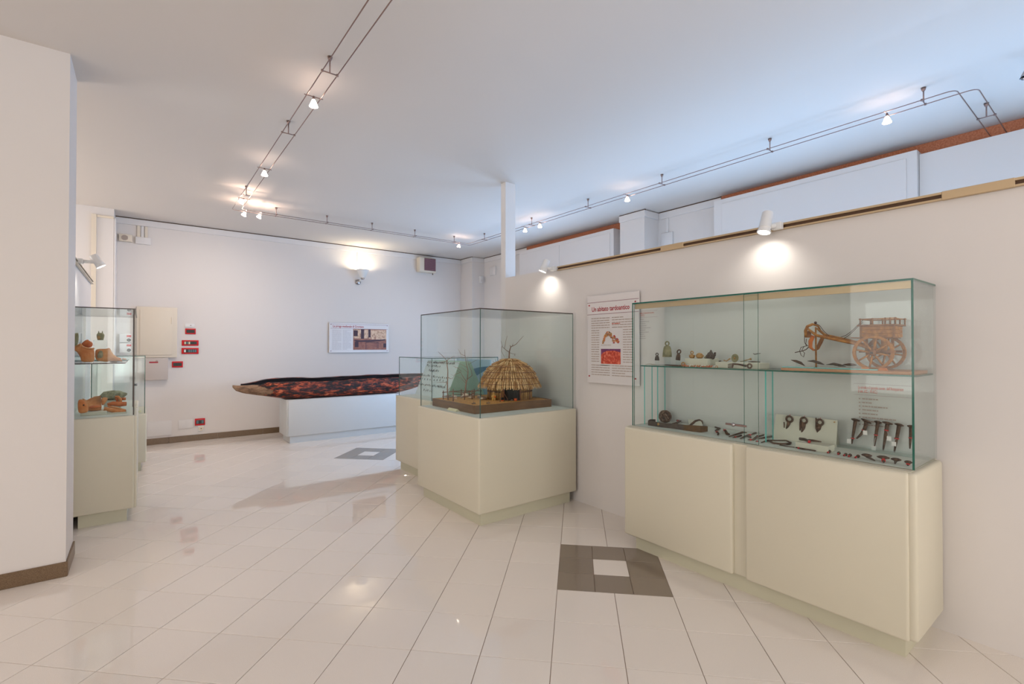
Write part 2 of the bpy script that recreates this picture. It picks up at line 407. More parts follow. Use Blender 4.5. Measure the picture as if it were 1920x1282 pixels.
struct('trim_12', MB().box((5.37, 4.07, ZC-.012), (5.39, 4.52, ZC-.004)), 'track_slot')
struct('trim_13', MB().box((XO-.024, 3.17, ZC-.012), (XO-.001, 4.07, ZC-.004)), 'track_slot')
struct('trim_14', MB().box((XO-.024, 6.98, ZC-.012), (XO-.001, 8.39, ZC-.004)), 'track_slot')
struct('trim_15', MB().box((5.376, 8.40, ZC-.012), (5.399, YB-.03, ZC-.004)), 'track_slot')
# windows behind the partition: strip painted as the shaded gap, shutter box with panels, frame
def shutter_box(idx, y0, y1, xf, ztop, panels):
    root = thing('shutter_box', ['white shutter box over the far window, beyond the hanging post', 'long white shutter box above the partition behind the middle spotlight', 'white shutter box at the upper right edge above the track joint'][idx], 'shutter box', (xf+.05, (y0+y1)/2, 2.2), 'shutter boxes over the windows')
    MB().box((xf, y0, 2.2), (XO-.001, y1, ztop)).build('box_body', 'white_paint', root)
    for p0, p1 in panels:
        mb = MB(); zt = ztop-.055
        mb.rbox((xf-.008, p0, 2.26), (xf, p1, zt), .003, 1); mb.build('panel', 'white_paint', root)
    wr = bpy.data.objects.new('window_%d' % (idx+1), None); C.objects.link(wr); wr.location = (XO, (y0+y1)/2, .9); wr['kind'] = 'structure'
    f = MB()
    for zz in (.9, 2.14): f.box((XO-.05, y0+.02, zz), (XO-.002, y1-.02, zz+.06))
    for yy in (y0+.02, (y0+y1)/2-.03, y1-.08): f.box((XO-.05, yy, .96), (XO-.002, yy+.06, 2.14))
    f.build('window_frame', 'white_paint', wr)
    return root
shutter_box(0, 4.735, 6.97, 5.50, 3.185, [(4.80, 5.84), (5.90, 6.90)])
shutter_box(1, 1.225, 3.16, 5.50, 3.205, [(1.30, 3.06)])
shutter_box(2, -1.9, 1.222, 5.56, 3.175, [])
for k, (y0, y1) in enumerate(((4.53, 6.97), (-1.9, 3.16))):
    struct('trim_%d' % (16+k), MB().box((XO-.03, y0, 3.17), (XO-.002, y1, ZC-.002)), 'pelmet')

# ================================================================== DISPLAY CASES
def pane(name, a, b, parent, edge='glass_edge', show=None):
    """a glass sheet: big faces glass, thin faces green edge"""
    a = Vector(a); b = Vector(b); d = b-a; ax = min(range(3), key=lambda k: d[k])
    mb = MB(); x0, y0, z0 = a; x1, y1, z1 = b
    vs = [(x0, y0, z0), (x1, y0, z0), (x1, y1, z0), (x0, y1, z0), (x0, y0, z1), (x1, y0, z1), (x1, y1, z1), (x0, y1, z1)]
    F = {2: [(0, 3, 2, 1), (4, 5, 6, 7)], 1: [(0, 1, 5, 4), (2, 3, 7, 6)], 0: [(1, 2, 6, 5), (3, 0, 4, 7)]}
    for k in range(3):
        for i, f in enumerate(F[k]):      # polished edges against other glass or the wall stay clear
            key = {(2, 0): '-z', (2, 1): '+z', (1, 0): '-y', (1, 1): '+y', (0, 0): '+x', (0, 1): '-x'}[(k, i)]
            mb.add(vs, [f], 'glass' if k == ax or (show is not None and key not in show) else edge)
    return mb.build(name, None, parent)
ZB = .868; ZG = 1.760
def case_base(root, x0, x1, y0, y1, zt, ins=.045, body='beige', zb=.102, plinth='plinth'):
    MB().box((x0+ins, y0+ins, 0), (x1-ins, y1-ins, zb)).build('plinth', plinth, root)
    return autosmooth(MB().rbox((x0, y0, zb), (x1, y1, zt), .014, 3, body).build('base_cabinet', None, root))
# --- big wall case
X0, X1, Y0, Y1 = 2.775, 3.236, .64, 2.285
big = thing('display_case', 'wide wall case with cart model, iron finds and two glass levels', 'display case', ((X0+X1)/2, (Y0+Y1)/2, 0), 'glass display cases')
MB().box((X0+.045, Y0+.045, 0), (X1, Y1-.06, .102)).build('plinth', 'plinth', big)
MB().box((X0+.014, Y0+.014, .104), (X1, Y1-.004, ZB)).build('base_cabinet', 'beige', big)
def panel_x(px): return at_x(px, 900, X0).y
ya, yb_ = panel_x(1398), panel_x(1374)
autosmooth(MB().rbox((X0-.012, Y0+.016, .098), (X0+.03, ya, ZB-.002), .014, 3).build('door', 'beige', big))
autosmooth(MB().rbox((X0-.012, yb_, .098), (X0+.03, Y1, ZB-.002), .014, 3).build('door', 'beige', big))
autosmooth(MB().rbox((X0-.004, Y0-.014, .104), (X1-.01, Y0+.03, ZB-.002), .016, 3).build('end_panel', 'beige', big))
GX = 2.842; gt = .009
GY0, GY1 = Y0+.01, Y1-.012
zsh = 1.296
pane('glass_pane', (GX, GY0+gt, ZB), (GX+.006, panel_x(1391)+.02, ZG-gt), big)['label'] = 'sliding front pane'
pane('glass_pane', (GX+.009, panel_x(1391)-.06, ZB), (GX+.015, GY1-gt, ZG-gt), big)['label'] = 'sliding front pane'
pane('glass_pane', (GX, GY0, ZB), (X1, GY0+gt, ZG-gt), big, show=('-x',))
pane('glass_pane', (GX, GY1-gt, ZB), (X1, GY1, ZG-gt), big, show=('-x',))
pane('glass_pane', (GX, GY0, ZG-gt), (X1, GY1, ZG), big, show=('-x', '-y', '+y'))
pane('glass_pane', (X1-.008, GY0+gt, ZB), (X1-.002, GY1-gt, ZG-gt), big, show=())
pane('glass_shelf', (2.925, GY0+gt+.002, zsh), (X1-.012, GY1-gt-.002, zsh+.008), big, 'glass_edge')
MB().box((GX+.016, GY0+.012, ZG-.045), (GX+.03, GY1-.012, ZG-gt-.001)).build('top_channel', 'track', big)
for yy, xx in ((at_x(1191, 760, 2.95).y, 2.95), (at_x(1234, 760, 3.08).y, 3.08), (at_x(1437, 760, 2.97).y, 2.97)):
    pane('shelf_support', (xx, min(yy, GY1-.03), ZB+.001), (xx+.09, min(yy, GY1-.03)+.008, zsh), big, 'glass_edge_teal', show=('-x', '+x'))
# lock across the two sliding panes
la = at_x(1361, 793, GX-.004); lb = at_x(1400, 800, GX-.004)
lk = MB().rbox((GX-.012, lb.y, la.z-.009), (GX-.002, la.y, la.z+.003), .002, 1, 'rod').build('lock_bar', None, big)
lc = at_x(1375, 796, GX-.012)
MB().lathe([(.010, 0), (.012, .004), (.012, .012), (.008, .016), (0, .016)], lc+Vector((.006, 0, 0)), (-1, 0, 0), 14, 'chrome').build('lock_cylinder', None, big, True)
# captions printed on the rear glass
XB = X1-.0085
cap_u = (0, -1, 0); cap_v = (0, 0, 1)
def caption(px0, py0, px1, py1, title1, title2, rows, m_title, m_body, has_num):
    a = at_x(px0, py0, XB); b = at_x(px1, py1, XB); w = a.y-b.y; zt = a.z
    k = w/1.0
    lines = MB()
    def ln(y0, y1, z, t): lines.box((XB-.0006, a.y-w*y1, z-t/2), (XB-.0002, a.y-w*y0, z+t/2))
    ln(0, 1, zt, .0010); ln(0, 1, zt-.235*k, .0010)
    lines.build('caption_rule', 'mauve', big)
    text_obj('caption_title', title1, .058*k*1.5, (XB-.0008, a.y-w*.075, zt-.105*k), cap_u, cap_v, m_title, big, .001*k, fit=.78*w)
    text_obj('caption_title', title2, .058*k*1.5, (XB-.0008, a.y-w*.075, zt-.185*k), cap_u, cap_v, m_title, big, .001*k, fit=.34*w)
    body = MB(); z = zt-.33*k
    for r in rows:
        x = .15
        if has_num: body.box((XB-.0006, a.y-w*.115, z-.004*k), (XB-.0002, a.y-w*.09, z+.022*k))
        while x < r:
            q = min(rng.uniform(.03, .09), r-x+.01); body.box((XB-.0006, a.y-w*(x+q), z), (XB-.0002, a.y-w*x, z+.024*k)); x += q+.012
        z -= .078*k
    body.build('caption_lines', m_body, big)
caption(1601, 718.5, 1711, 724, "La strada e il piccolo comm. dell'Antiquarium", '(I sec. d.C. - VI d.C.)', [.42, .32, .58, .42, .41, .72, .5, .6], 'redink2', 'ink', True)
caption(1191, 584, 1233, 580, 'La strada e il piccolo comm.', '(I sec. d.C.)', [.4, .62, .45, .5, .7, .45, .62, .4, .45, .45], 'redink2', 'ink2', False)

# --- central diorama case
cx0, cx1, cy0, cy1 = 2.125, 3.21, 3.212, 4.29
cen = thing('display_case', 'square case with thatched hut model, in front of the hanging post', 'display case', ((cx0+cx1)/2, (cy0+cy1)/2, 0), 'glass display cases')
case_base(cen, cx0, cx1, cy0, cy1, ZB)
g0, g1, h0, h1 = cx0+.022, cx1-.022, cy0+.022, cy1-.022
MB().box((g0+.004, h0+.004, ZB-.004), (g1-.004, h1-.004, ZB+.002)).build('case_floor', 'beige_in', cen)
ZG2 = 1.752
pane('glass_pane', (g0, h0, ZB), (g0+.008, h1, ZG2-.008), cen, 'glass_edge_grey', show=('-y', '+y')); pane('glass_pane', (g1-.008, h0, ZB), (g1, h1, ZG2-.008), cen, 'glass_edge_grey', show=('-y',))
pane('glass_pane', (g0+.008, h0, ZB), (g1-.008, h0+.008, ZG2-.008), cen, show=()); pane('glass_pane', (g0+.008, h1-.008, ZB), (g1-.008, h1, ZG2-.008), cen, show=())
pane('glass_pane', (g0, h0, ZG2-.008), (g1, h1, ZG2), cen, 'glass_edge_dark', show=('-x', '-y'))
# --- low case behind it
bx0, bx1, by0, by1 = 2.39, 3.31, 4.53, 5.40
bk = thing('display_case', 'square case with rows of small finds, half hidden behind the hut case', 'display case', ((bx0+bx1)/2, (by0+by1)/2, 0), 'glass display cases')
case_base(bk, bx0, bx1, by0, by1, ZB)
g0, g1, h0, h1 = 2.42, 3.283, 4.561, 5.375
MB().box((g0+.004, h0+.004, ZB-.004), (g1-.004, h1-.004, ZB+.002)).build('case_floor', 'beige_in', bk)
ZG3 = 1.322
pane('glass_pane', (g0, h0, ZB), (g0+.008, h1, ZG3-.008), bk, 'glass_edge_grey', show=('-y', '+y')); pane('glass_pane', (g1-.008, h0, ZB), (g1, h1, ZG3-.008), bk, 'glass_edge_grey', show=('-y',))
pane('glass_pane', (g0+.008, h0, ZB), (g1-.008, h0+.008, ZG3-.008), bk, show=()); pane('glass_pane', (g0+.008, h1-.008, ZB), (g1-.008, h1, ZG3-.008), bk, show=())
pane('glass_pane', (g0, h0, ZG3-.008), (g1, h1, ZG3), bk, 'glass_edge_grey', show=('-x', '-y'))
# --- left wall case
lx0, lx1, ly0, ly1 = -.488, -.030, 5.105, 6.62
lf = thing('display_case', 'tall case with terracotta fragments beside the near left pillar', 'display case', ((lx0+lx1)/2, (ly0+ly1)/2, 0), 'glass display cases')
MB().box((lx0+.09, ly0+.035, 0), (lx1-.065, ly1-.05, .102)).build('plinth', 'plinth', lf)
autosmooth(MB().rbox((lx0, ly0, .102), (lx1-.02, ly1, ZB), .012, 3).build('base_cabinet', 'beige', lf))
for a, b in ((ly0+.012, 5.84), (5.90, ly1-.01)):
    autosmooth(MB().rbox((lx1-.03, a, .102), (lx1, b, ZB-.004), .012, 3).build('door', 'beige', lf))
g0, g1, h0, h1 = lx0+.02, -.052, ly0+.03, ly1-.03
MB().box((g0, h0, ZB-.003), (g1, h1, ZB+.002)).build('case_floor', 'beige_in', lf)
pane('glass_pane', (g0, h0, ZB), (g1-.03, h0+.008, ZG-.008), lf, 'glass_edge_dark')
pane('glass_pane', (g0, h1-.008, ZB), (g1, h1, ZG-.008), lf, 'glass_edge_dark')
pane('glass_pane', (g0, h0+.008, ZB), (g0+.006, h1-.008, ZG-.008), lf)
pane('glass_pane', (g1-.008, h0+.01, ZB), (g1, 5.90, ZG-.012), lf, 'glass_edge_dark')
pane('glass_pane', (g1-.020, 5.84, ZB), (g1-.012, h1-.008, ZG-.012), lf, 'glass_edge_dark')
pane('glass_pane', (g0, h0, ZG-.008), (g1+.006, h1, ZG), lf, 'glass_edge_dark')
pane('glass_shelf', (g0+.01, h0+.012, 1.30), (g1-.06, h1-.012, 1.308), lf, 'glass_edge_dark')
pane('shelf_support', (-.36, h0+.48, ZB), (-.29, h0+.488, 1.30), lf, 'glass_edge_teal')
pane('shelf_support', (-.20, h0+.55, ZB), (-.13, h0+.558, 1.30), lf, 'glass_edge_teal')
p = at_x(252, 733, -.05)
MB().lathe([(.008, 0), (.011, .004), (.011, .014), (0, .016)], (-.052, 5.87, p.z), (1, 0, 0), 12, 'chrome').build('lock_cylinder', None, lf, True)
# --- second, lower left case
q0 = at_y(272.5, 700, 7.2)
l2 = thing('display_case', 'low glass-topped case further back behind the terracotta case', 'display case', (-.22, 7.5, 0), 'glass display cases')
case_base(l2, -.47, .045, 7.05, 7.95, .665, .05)
ztop2 = at_y(272, 668, 7.08).z
pane('glass_pane', (-.45, 7.08, .665), (q0.x, 7.088, ztop2), l2); pane('glass_pane', (-.45, 7.912, .665), (q0.x, 7.92, ztop2), l2)
pane('glass_pane', (-.45, 7.088, .665), (-.442, 7.912, ztop2), l2); pane('glass_pane', (q0.x-.008, 7.088, .665), (q0.x, 7.912, ztop2), l2)
pane('glass_pane', (-.45, 7.08, ztop2), (q0.x, 7.92, ztop2+.008), l2)

# ================================================================== CANOE AND ITS PEDESTAL
ped = thing('canoe_pedestal', 'long pale pedestal carrying the dugout canoe at the back wall', 'pedestal', (2.6, 8.0, 0))
px0, px1, pf, pb, ph = 1.705, 3.52, 7.715, 8.22, .648
MB().box((px0+.05, pf+.035, 0), (px1-.03, pb-.04, .105)).build('plinth', 'pedestal', ped)
autosmooth(MB().rbox((px0, pf+.02, .105), (px1, pb, ph), .008, 2).build('base_cabinet', 'pedestal', ped))
xs = at_y(744, 770, pf).x
autosmooth(MB().rbox((px0+.02, pf, .105), (xs-.012, pf+.022, ph-.002), .008, 2).build('front_panel', 'pedestal', ped))
autosmooth(MB().rbox((xs-.009, pf, .105), (px1-.01, pf+.022, ph-.002), .006, 2).build('front_panel', 'pedestal', ped))
# dugout: cross-sections along X; the near side is worn low so the hollow shows
def canoe():
    x0, x1 = 1.15, 4.30; N = 124; outer = []; inner = []; yc = 7.985
    sm = lambda a, b, x: (lambda t: t*t*(3-2*t))(max(0, min(1, (x-a)/(b-a))))
    for i in range(N+1):
        x = x0+(x1-x0)*i/N
        nz = lambda s, a, f=3.0: a*noise.noise(Vector((x*f, s, .3)))
        eL = 1-sm(1.15, 1.86, x); eR = sm(3.45, 4.3, x)
        hw = .235*(1-.62*eL**1.5)*(1-.55*eR)+nz(1, .010)
        keel = ph+.003+.095*eL+.13*eR+.07*(1-sm(1.15, 1.42, x))
        far = .955+nz(2, .012, 4)-.012*math.exp(-((x-2.4)/.5)**2)-.062*(1-sm(1.15, 1.52, x))
        near = .922+nz(5, .016, 4)-.018*math.exp(-((x-2.35)/.45)**2)-.075*(1-sm(1.20, 1.50, x))
        near = max(near, keel+.03); th = .042+nz(7, .008, 6); fl_ = keel+.03
        w = lambda s, a: a*noise.noise(Vector((x*7, s*2.3, 4.2)))
        # y as share of half width, z; inner from near rim round the floor up the overhanging far side
        ri = [(-.93, near), (-.86, near-.4*(near-fl_)), (-.72, fl_+.012), (-.4, fl_), (0, fl_-.004), (.4, fl_+.004), (.68, fl_+.03), (.84, fl_+.3*(far-fl_)), (.90, fl_+.55*(far-fl_)), (.88, fl_+.8*(far-fl_)), (.80, far-.008)]
        ro = [(-1.0, near-.01), (-1.02, near-.5*(near-keel)), (-.93, keel+.018), (-.5, keel), (0, keel-.001), (.5, keel), (.85, keel+.03), (1.02, keel+.3*(far-keel)), (1.09, keel+.55*(far-keel)), (1.06, keel+.8*(far-keel)), (.98, far)]
        inner.append([(x, yc+hw*a+w(k, .016), max(z+w(k+20, .022 if 1 < k < 9 else .006), keel+.006)) for k, (a, z) in enumerate(ri)])
        outer.append([(x, yc+hw*a+w(k+40, .008), z+(w(k+60, .006) if k in (0, 10) else 0)) for k, (a, z) in enumerate(ro)])
    K = 10; n = K+1; fin = []; mb = MB(); vs = [p for r in outer for p in r]+[p for r in inner for p in r]; n = K+1; off = (N+1)*n; fs = []
    for i in range(N):
        for k in range(K):
            fs.append((i*n+k, i*n+k+1, (i+1)*n+k+1, (i+1)*n+k)); fin.append((off+i*n+k, off+(i+1)*n+k, off+(i+1)*n+k+1, off+i*n+k+1))
        for k in (0, K):
            q = (i*n+k, (i+1)*n+k, off+(i+1)*n+k, off+i*n+k); fs.append(q if k == 0 else q[::-1])
    for i in (0, N):
        for k in range(K):
            q = (i*n+k, off+i*n+k, off+i*n+k+1, i*n+k+1); fs.append(q if i == 0 else q[::-1])
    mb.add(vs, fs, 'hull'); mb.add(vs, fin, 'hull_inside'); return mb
cn = thing('dugout_canoe', 'dark reddish medieval wooden dugout canoe resting on the long pedestal', 'canoe', (2.7, 7.985, ph))
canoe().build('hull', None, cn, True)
# pointed stem block at the left end
st = MB(); prof = []
n = 10; rows = []
for i in range(13):
    t = i/12; x = 1.03+.50*t
    w = .03+.085*t**.8; zc = .874-.085*t**.45; hgt = .018+.075*t**.5
    rows.append([(x, 7.93-.03*t+w*math.cos(2*math.pi*k/n)*(1+.1*noise.noise(Vector((x*8, k, 2)))), zc+hgt*math.sin(2*math.pi*k/n)*(1+.15*noise.noise(Vector((x*9, k, 5))))) for k in range(n)])
vs = [p for r in rows for p in r]; fs = [(i*n+k, (i+1)*n+k, (i+1)*n+(k+1) % n, i*n+(k+1) % n) for i in range(12) for k in range(n)]
fs += [tuple(range(n)), tuple(reversed([12*n+k for k in range(n)]))]
st.add(vs, fs); autosmooth(st.build('stem', 'hull_tip', cn), 60)

# ================================================================== INFORMATION PANELS
def rule(mb, m, o, u, v, x0, x1, y, t, off=.0008):
    o = Vector(o); u = Vector(u); v = Vector(v); w = u.cross(v)
    mb.add([o+u*x0+v*(y-t/2)+w*off, o+u*x1+v*(y-t/2)+w*off, o+u*x1+v*(y+t/2)+w*off, o+u*x0+v*(y+t/2)+w*off], [(0, 1, 2, 3)], m)
def quad(mb, m, o, u, v, x0, x1, y0, y1, off): rule(mb, m, o, u, v, x0, x1, (y0+y1)/2, y1-y0, off)
def text_block(parent, m, o, u, v, x0, x1, ytop, ybot, step, th, name='text_column', off=.0008):
    y = ytop; mb = MB()
    while y > ybot:
        x = x0; end = x1 if rng.random() > .12 else x0+(x1-x0)*rng.uniform(.4, .8)
        while x < end-.004:
            q = min(rng.uniform(.02, .06), end-x); rule(mb, m, o, u, v, x, x+q, y, th*.75, off); x += q+.0045
        y -= step
    ob = mb.build(name, None, parent); ob['kind'] = 'stuff'
# right: "Un abitato tardoantico"
s1 = thing('info_panel', 'tall white panel headed Un abitato tardoantico on the partition wall', 'information panel', (3.215, 2.79, 1.115), 'printed information panels')
py1, py0, pz0, pz1 = 3.075, 2.50, 1.118, 1.897
MB().rbox((3.212, py0, pz0), (3.224, py1, pz1), .002, 1).build('board', 'sign', s1)
for yy in (py0+.035, py1-.025):
    for zz in (pz0+.06, pz1-.085):
        MB().lathe([(.007, 0), (.007, .004), (.004, .006), (0, .006)], (3.212, yy, zz), (-1, 0, 0), 10, 'redink').build('fixing_screw', None, s1)
        MB().lathe([(.006, 0), (.006, .018)], (3.222, yy, zz), (1, 0, 0), 8, 'chrome').build('spacer', None, s1)
o = Vector((3.2115, py1, pz0)); u = Vector((0, -1, 0)); v = Vector((0, 0, 1)); w = py1-py0; h = pz1-pz0
text_obj('title', 'Un abitato tardoantico', .058, o+u*.055+v*(h-.142)+Vector((-.001, 0, 0)), u, v, 'redink', s1, .0009, fit=.425)
mb = MB(); rule(mb, 'mauve', o, u, v, .0, w, h-.062, .004); rule(mb, 'mauve', o, u, v, .0, w, h-.168, .004); mb.build('title_rule', None, s1)
text_block(s1, 'ink', o, u, v, .05, .265, h-.205, h-.30, .021, .009); text_block(s1, 'ink', o, u, v, .29, .52, h-.205, h-.30, .021, .009)
text_block(s1, 'ink', o, u, v, .05, .145, h-.312, .175, .021, .009); text_block(s1, 'ink', o, u, v, .41, .52, h-.312, .175, .021, .009)
text_block(s1, 'ink', o, u, v, .05, .265, .16, .075, .021, .009); text_block(s1, 'ink', o, u, v, .29, .52, .16, .075, .021, .009)
text_block(s1, 'redink2', o, u, v, .29, .38, h-.2575, h-.26, .021, .009, off=.0011)
mb = MB(); mx0, mx1, my0, my1 = .165, .385, h-.43, h-.305
quad(mb, 'sign', o, u, v, mx0, mx1, my0, my1, .0006)
for k in range(170):       # an arc of coloured excavation fields on a map
    t = rng.random(); cxx = mx0+.02+t*(mx1-mx0-.04)
    yy = my0+(.085*math.sin(math.pi*min(1, t*1.35)) if t < .72 else .05-.04*(t-.72)/.28)+rng.uniform(-.012, .022)
    m = rng.choice(['terracotta', 'pelmet', 'ochre', 'log', 'terracotta_pale']) if t < .58 else rng.choice(['redink', 'ochre', 'redink2', 'terracotta_pale', 'mauve'])
    a = rng.uniform(.004, .010); rule(mb, m, o, u, v, cxx-a, cxx+a, max(my0+.006, yy), a*1.2, .0008+.00001*k)
mb.build('printed_map', None, s1)
M['photo_red'] = ramp_mat('print_red_earth', [(.3, (150, 40, 30)), (.5, (206, 76, 52)), (.68, (236, 150, 120))], 45, (1, 1, 1), .5, 0)
M['photo_purple'] = ramp_mat('print_purple', [(.3, (80, 36, 84)), (.6, (136, 66, 110)), (.75, (190, 120, 140))], 30, (1, 1, 1), .5, 0)
mb = MB(); quad(mb, 'photo_red', o, u, v, mx0, mx1, h-.605, h-.475, .0006)
pu = [(mx0, h-.475), (mx0, h-.53), (mx0+.03, h-.505), (mx0+.07, h-.492), (mx0+.15, h-.49), (mx1, h-.503), (mx1, h-.475)]
mb.add([o+u*a+v*b+Vector((-.0009, 0, 0)) for a, b in pu], [tuple(range(len(pu)))], 'photo_purple')
mb.build('printed_photo', None, s1)
for yy in (my0-.012, h-.618): text_block(s1, 'ink', o, u, v, mx0, mx0+.12, yy, yy-.005, .02, .006, 'photo_caption')
# back wall: "La piroga medievale ..."
s3 = thing('info_panel', 'wide white panel about the piroga with sepia photo above the canoe', 'information panel', (3.2, 8.84, 1.33), 'printed information panels')
MB().rbox((2.648, 8.838, 1.335), (3.765, 8.85, 1.878), .002, 1).build('board', 'sign', s3)
o = Vector((2.648, 8.8375, 1.335)); u = Vector((1, 0, 0)); v = Vector((0, 0, 1)); w = 1.117; h = .543
for xx in (.03, w-.03):
    for zz in (.03, h-.035):
        MB().lathe([(.008, 0), (.008, .004), (0, .006)], o+u*xx+v*zz, (0, -1, 0), 8, 'mauve').build('fixing_screw', None, s3)
        MB().lathe([(.007, 0), (.007, .02)], o+u*xx+v*zz+Vector((0, .012, 0)), (0, 1, 0), 8, 'chrome').build('spacer', None, s3)
text_obj('title', 'La piroga medievale di Grontano', .06, o+u*.06+v*(h-.085)+Vector((0, -.001, 0)), u, v, 'redink', s3, .0008, fit=.57)
mb = MB(); rule(mb, 'mauve', o, u, v, .03, w-.03, h-.028, .004); rule(mb, 'mauve', o, u, v, .02, w-.02, h-.105, .004); mb.build('title_rule', None, s3)
text_block(s3, 'ink2', o, u, v, .05, .215, h-.135, .05, .0215, .008); text_block(s3, 'ink2', o, u, v, .24, .395, h-.135, .05, .0215, .008)
M['sep'] = ramp_mat('print_sepia_mid', [(.35, (130, 74, 66)), (.65, (176, 118, 96))], 12, (1, 1, 3), .5, 0)
M['sep_l'] = ramp_mat('print_sepia_stone', [(.36, (150, 90, 70)), (.5, (220, 184, 154)), (.7, (238, 212, 186))], 22, (1, 1, 1), .5, 0)
M['sep_d'] = mat('print_sepia_dark', (66, 34, 48), .5)
mb = MB(); q = (.43, 1.07, .05, .435)
quad(mb, 'sep', o, u, v, *q, .0006)
quad(mb, 'sep_l', o, u, v, .78, 1.07, .245, .425, .0008); quad(mb, 'sep_l', o, u, v, .44, .79, .26, .425, .00075)
for (a, b, c, d) in [(.44, .515, .30, .41), (.575, .635, .255, .43), (.715, .76, .28, .43), (.46, .53, .10, .20), (1.01, 1.065, .09, .17), (.665, .675, .06, .19), (.885, .893, .075, .19), (.905, .913, .08, .19), (.665, .91, .183, .193)]: quad(mb, 'sep_d', o, u, v, a, b, c, d, .001)
pl = [(.45, .215), (.50, .195), (.78, .20), (1.04, .225), (1.06, .25), (.80, .235), (.55, .225), (.47, .235)]
mb.add([o+u*a+v*b+Vector((0, -.0012, 0)) for a, b in pl], [tuple(range(len(pl)))], 'sep_d')
mb.build('printed_photo', None, s3)

# ================================================================== LIGHTING EQUIPMENT
ZR = 3.195; AX = .945; BY = 7.03; CXR = 4.445; DY = .72; hw = .047
warm = (1.0, .72, .55)
trk = thing('cable_light_track', 'thin twin-rod halogen track hung below the ceiling around the room', 'light track', (AX, 4, ZR))
def corner(pts, r=.06, n=5):
    out = [Vector(pts[0])]
    for i in range(1, len(pts)-1):
        p = Vector(pts[i]); a = (Vector(pts[i-1])-p).normalized(); b = (Vector(pts[i+1])-p).normalized()
        for k in range(n+1):
            t = k/n; out.append((p+a*r)*(1-t)**2+p*2*t*(1-t)+(p+b*r)*t*t)
    out.append(Vector(pts[-1])); return out
for sgn in (-1, 1):
    k = hw*sgn
    MB().tube(corner([(AX+k, -2.5, ZR), (AX+k, BY-k, ZR), (CXR-k, BY-k, ZR), (CXR-k, DY+k, ZR), (5.62, DY+k, ZR)]), .0036, 8).build('rod', 'rod', trk, True)
def standoff(x, y, dirx):
    mb = MB(); mb.tube([(x, y, ZR), (x, y, ZC)], .0045, 8); d = Vector((1, 0, 0)) if dirx else Vector((0, 1, 0))
    mb.tube([Vector((x, y, ZR))-d*(hw+.008), Vector((x, y, ZR))+d*(hw+.008)], .004, 6)
    mb.lathe([(.006, -.028), (.012, -.018), (.016, 0)], (x, y, ZC), n=12)
    for e in (-1, 1): mb.tube([Vector((x, y, ZR))+d*hw*e-Vector((0, 0, .007)), Vector((x, y, ZR))+d*hw*e+Vector((0, 0, .007))], .0075, 8)
    mb.build('standoff', 'rod', trk, True)
for y in (3.16, 4.27, 6.30, .9, -.6): standoff(AX, y, True)
for x in (1.41, 2.07, 2.73, 3.43, 4.15): standoff(x, BY, False)
for y in (6.56, 5.35, 4.24, 3.15, 2.02, .95): standoff(CXR, y, True)
standoff(5.11, DY, False)
def halogen(x, y, dirx, label, power=7.5, tilt=(0, 0)):
    r = thing('halogen_lamp', label, 'halogen lamp', (x, y, ZR-.07), 'halogen lamps on the rod track')
    d = Vector((1, 0, 0)) if dirx else Vector((0, 1, 0)); c = Vector((x, y, ZR)); ax = Vector((tilt[0], tilt[1], -1)).normalized()
    MB().tube([c-d*(hw+.016), c+d*(hw+.016)], .0035, 6).build('holder_bar', 'rod', r)
    MB().lathe([(.007, -.004), (.009, .012), (.006, .02)], c, ax, 12).build('socket', 'rod', r, True)
    MB().lathe([(.010, .022), (.014, .030), (.0285, .066), (.0300, .069), (.0265, .067), (.012, .032)], c, ax, 18, 'lamp_glow', close=True).build('glass_shade', None, r, True)
    MB().blob(c+ax*.046, .010, sub=2, amt=0).build('bulb', 'lamp_glow', r, True)
    light_point('halogen_light', c+ax*.004+Vector((0, 0, -.012)), power*.5, warm, .006)
    light_spot('halogen_beam', c+ax*.074, c+ax*2, power*2.0, (1, .87, .76), 140, 1.0, .02)
for x, y, dx, lab in [(AX, 3.53, True, 'halogen lamp nearest the camera on the left run of the track'),
                      (AX, 5.25, True, 'halogen lamp on the left run, second from the camera'),
                      (AX, 6.46, True, 'halogen lamp uppermost of the cluster at the left track corner'),
                      (1.05, BY, False, 'halogen lamp lowest left of the cluster at the track corner'),
                      (1.225, BY, False, 'halogen lamp right of the cluster at the left track corner'),
                      (4.25, BY, False, 'single halogen lamp at the far right corner of the track'),
                      (CXR, 5.50, True, 'left of two halogen lamps just right of the hanging post'),
                      (CXR, 5.17, True, 'right of two halogen lamps just right of the hanging post'),
                      (CXR, 3.62, True, 'halogen lamp on the right run above the white wall column'),
                      (CXR, 1.165, True, 'halogen lamp on the right run nearest the bent rod end')]:
    halogen(x, y, dx, lab, 4.5 if x > 4.3 else 7.5, tilt={6.46: (-.55, .45), BY: (-.35, .7) if x < 2 else (0, .3)}.get(y, (0, 0)))
# a glass lamp of another run, just inside the right edge
r = thing('halogen_lamp', 'unlit glass lamp cut off by the upper right picture edge', 'halogen lamp', at_z(1925, 150, ZR))
c = at_z(1926, 136, ZR)
MB().lathe([(.012, 0), (.034, -.05), (.036, -.052), (.014, -.002)], c+Vector((0, 0, .02)), (.1, 0, 1), 14, 'chrome', close=True).build('glass_shade', None, r, True)
MB().tube([c+Vector((0, 0, .02)), (c.x, c.y, ZC)], .005, 8).build('stem', 'chrome', r, True)

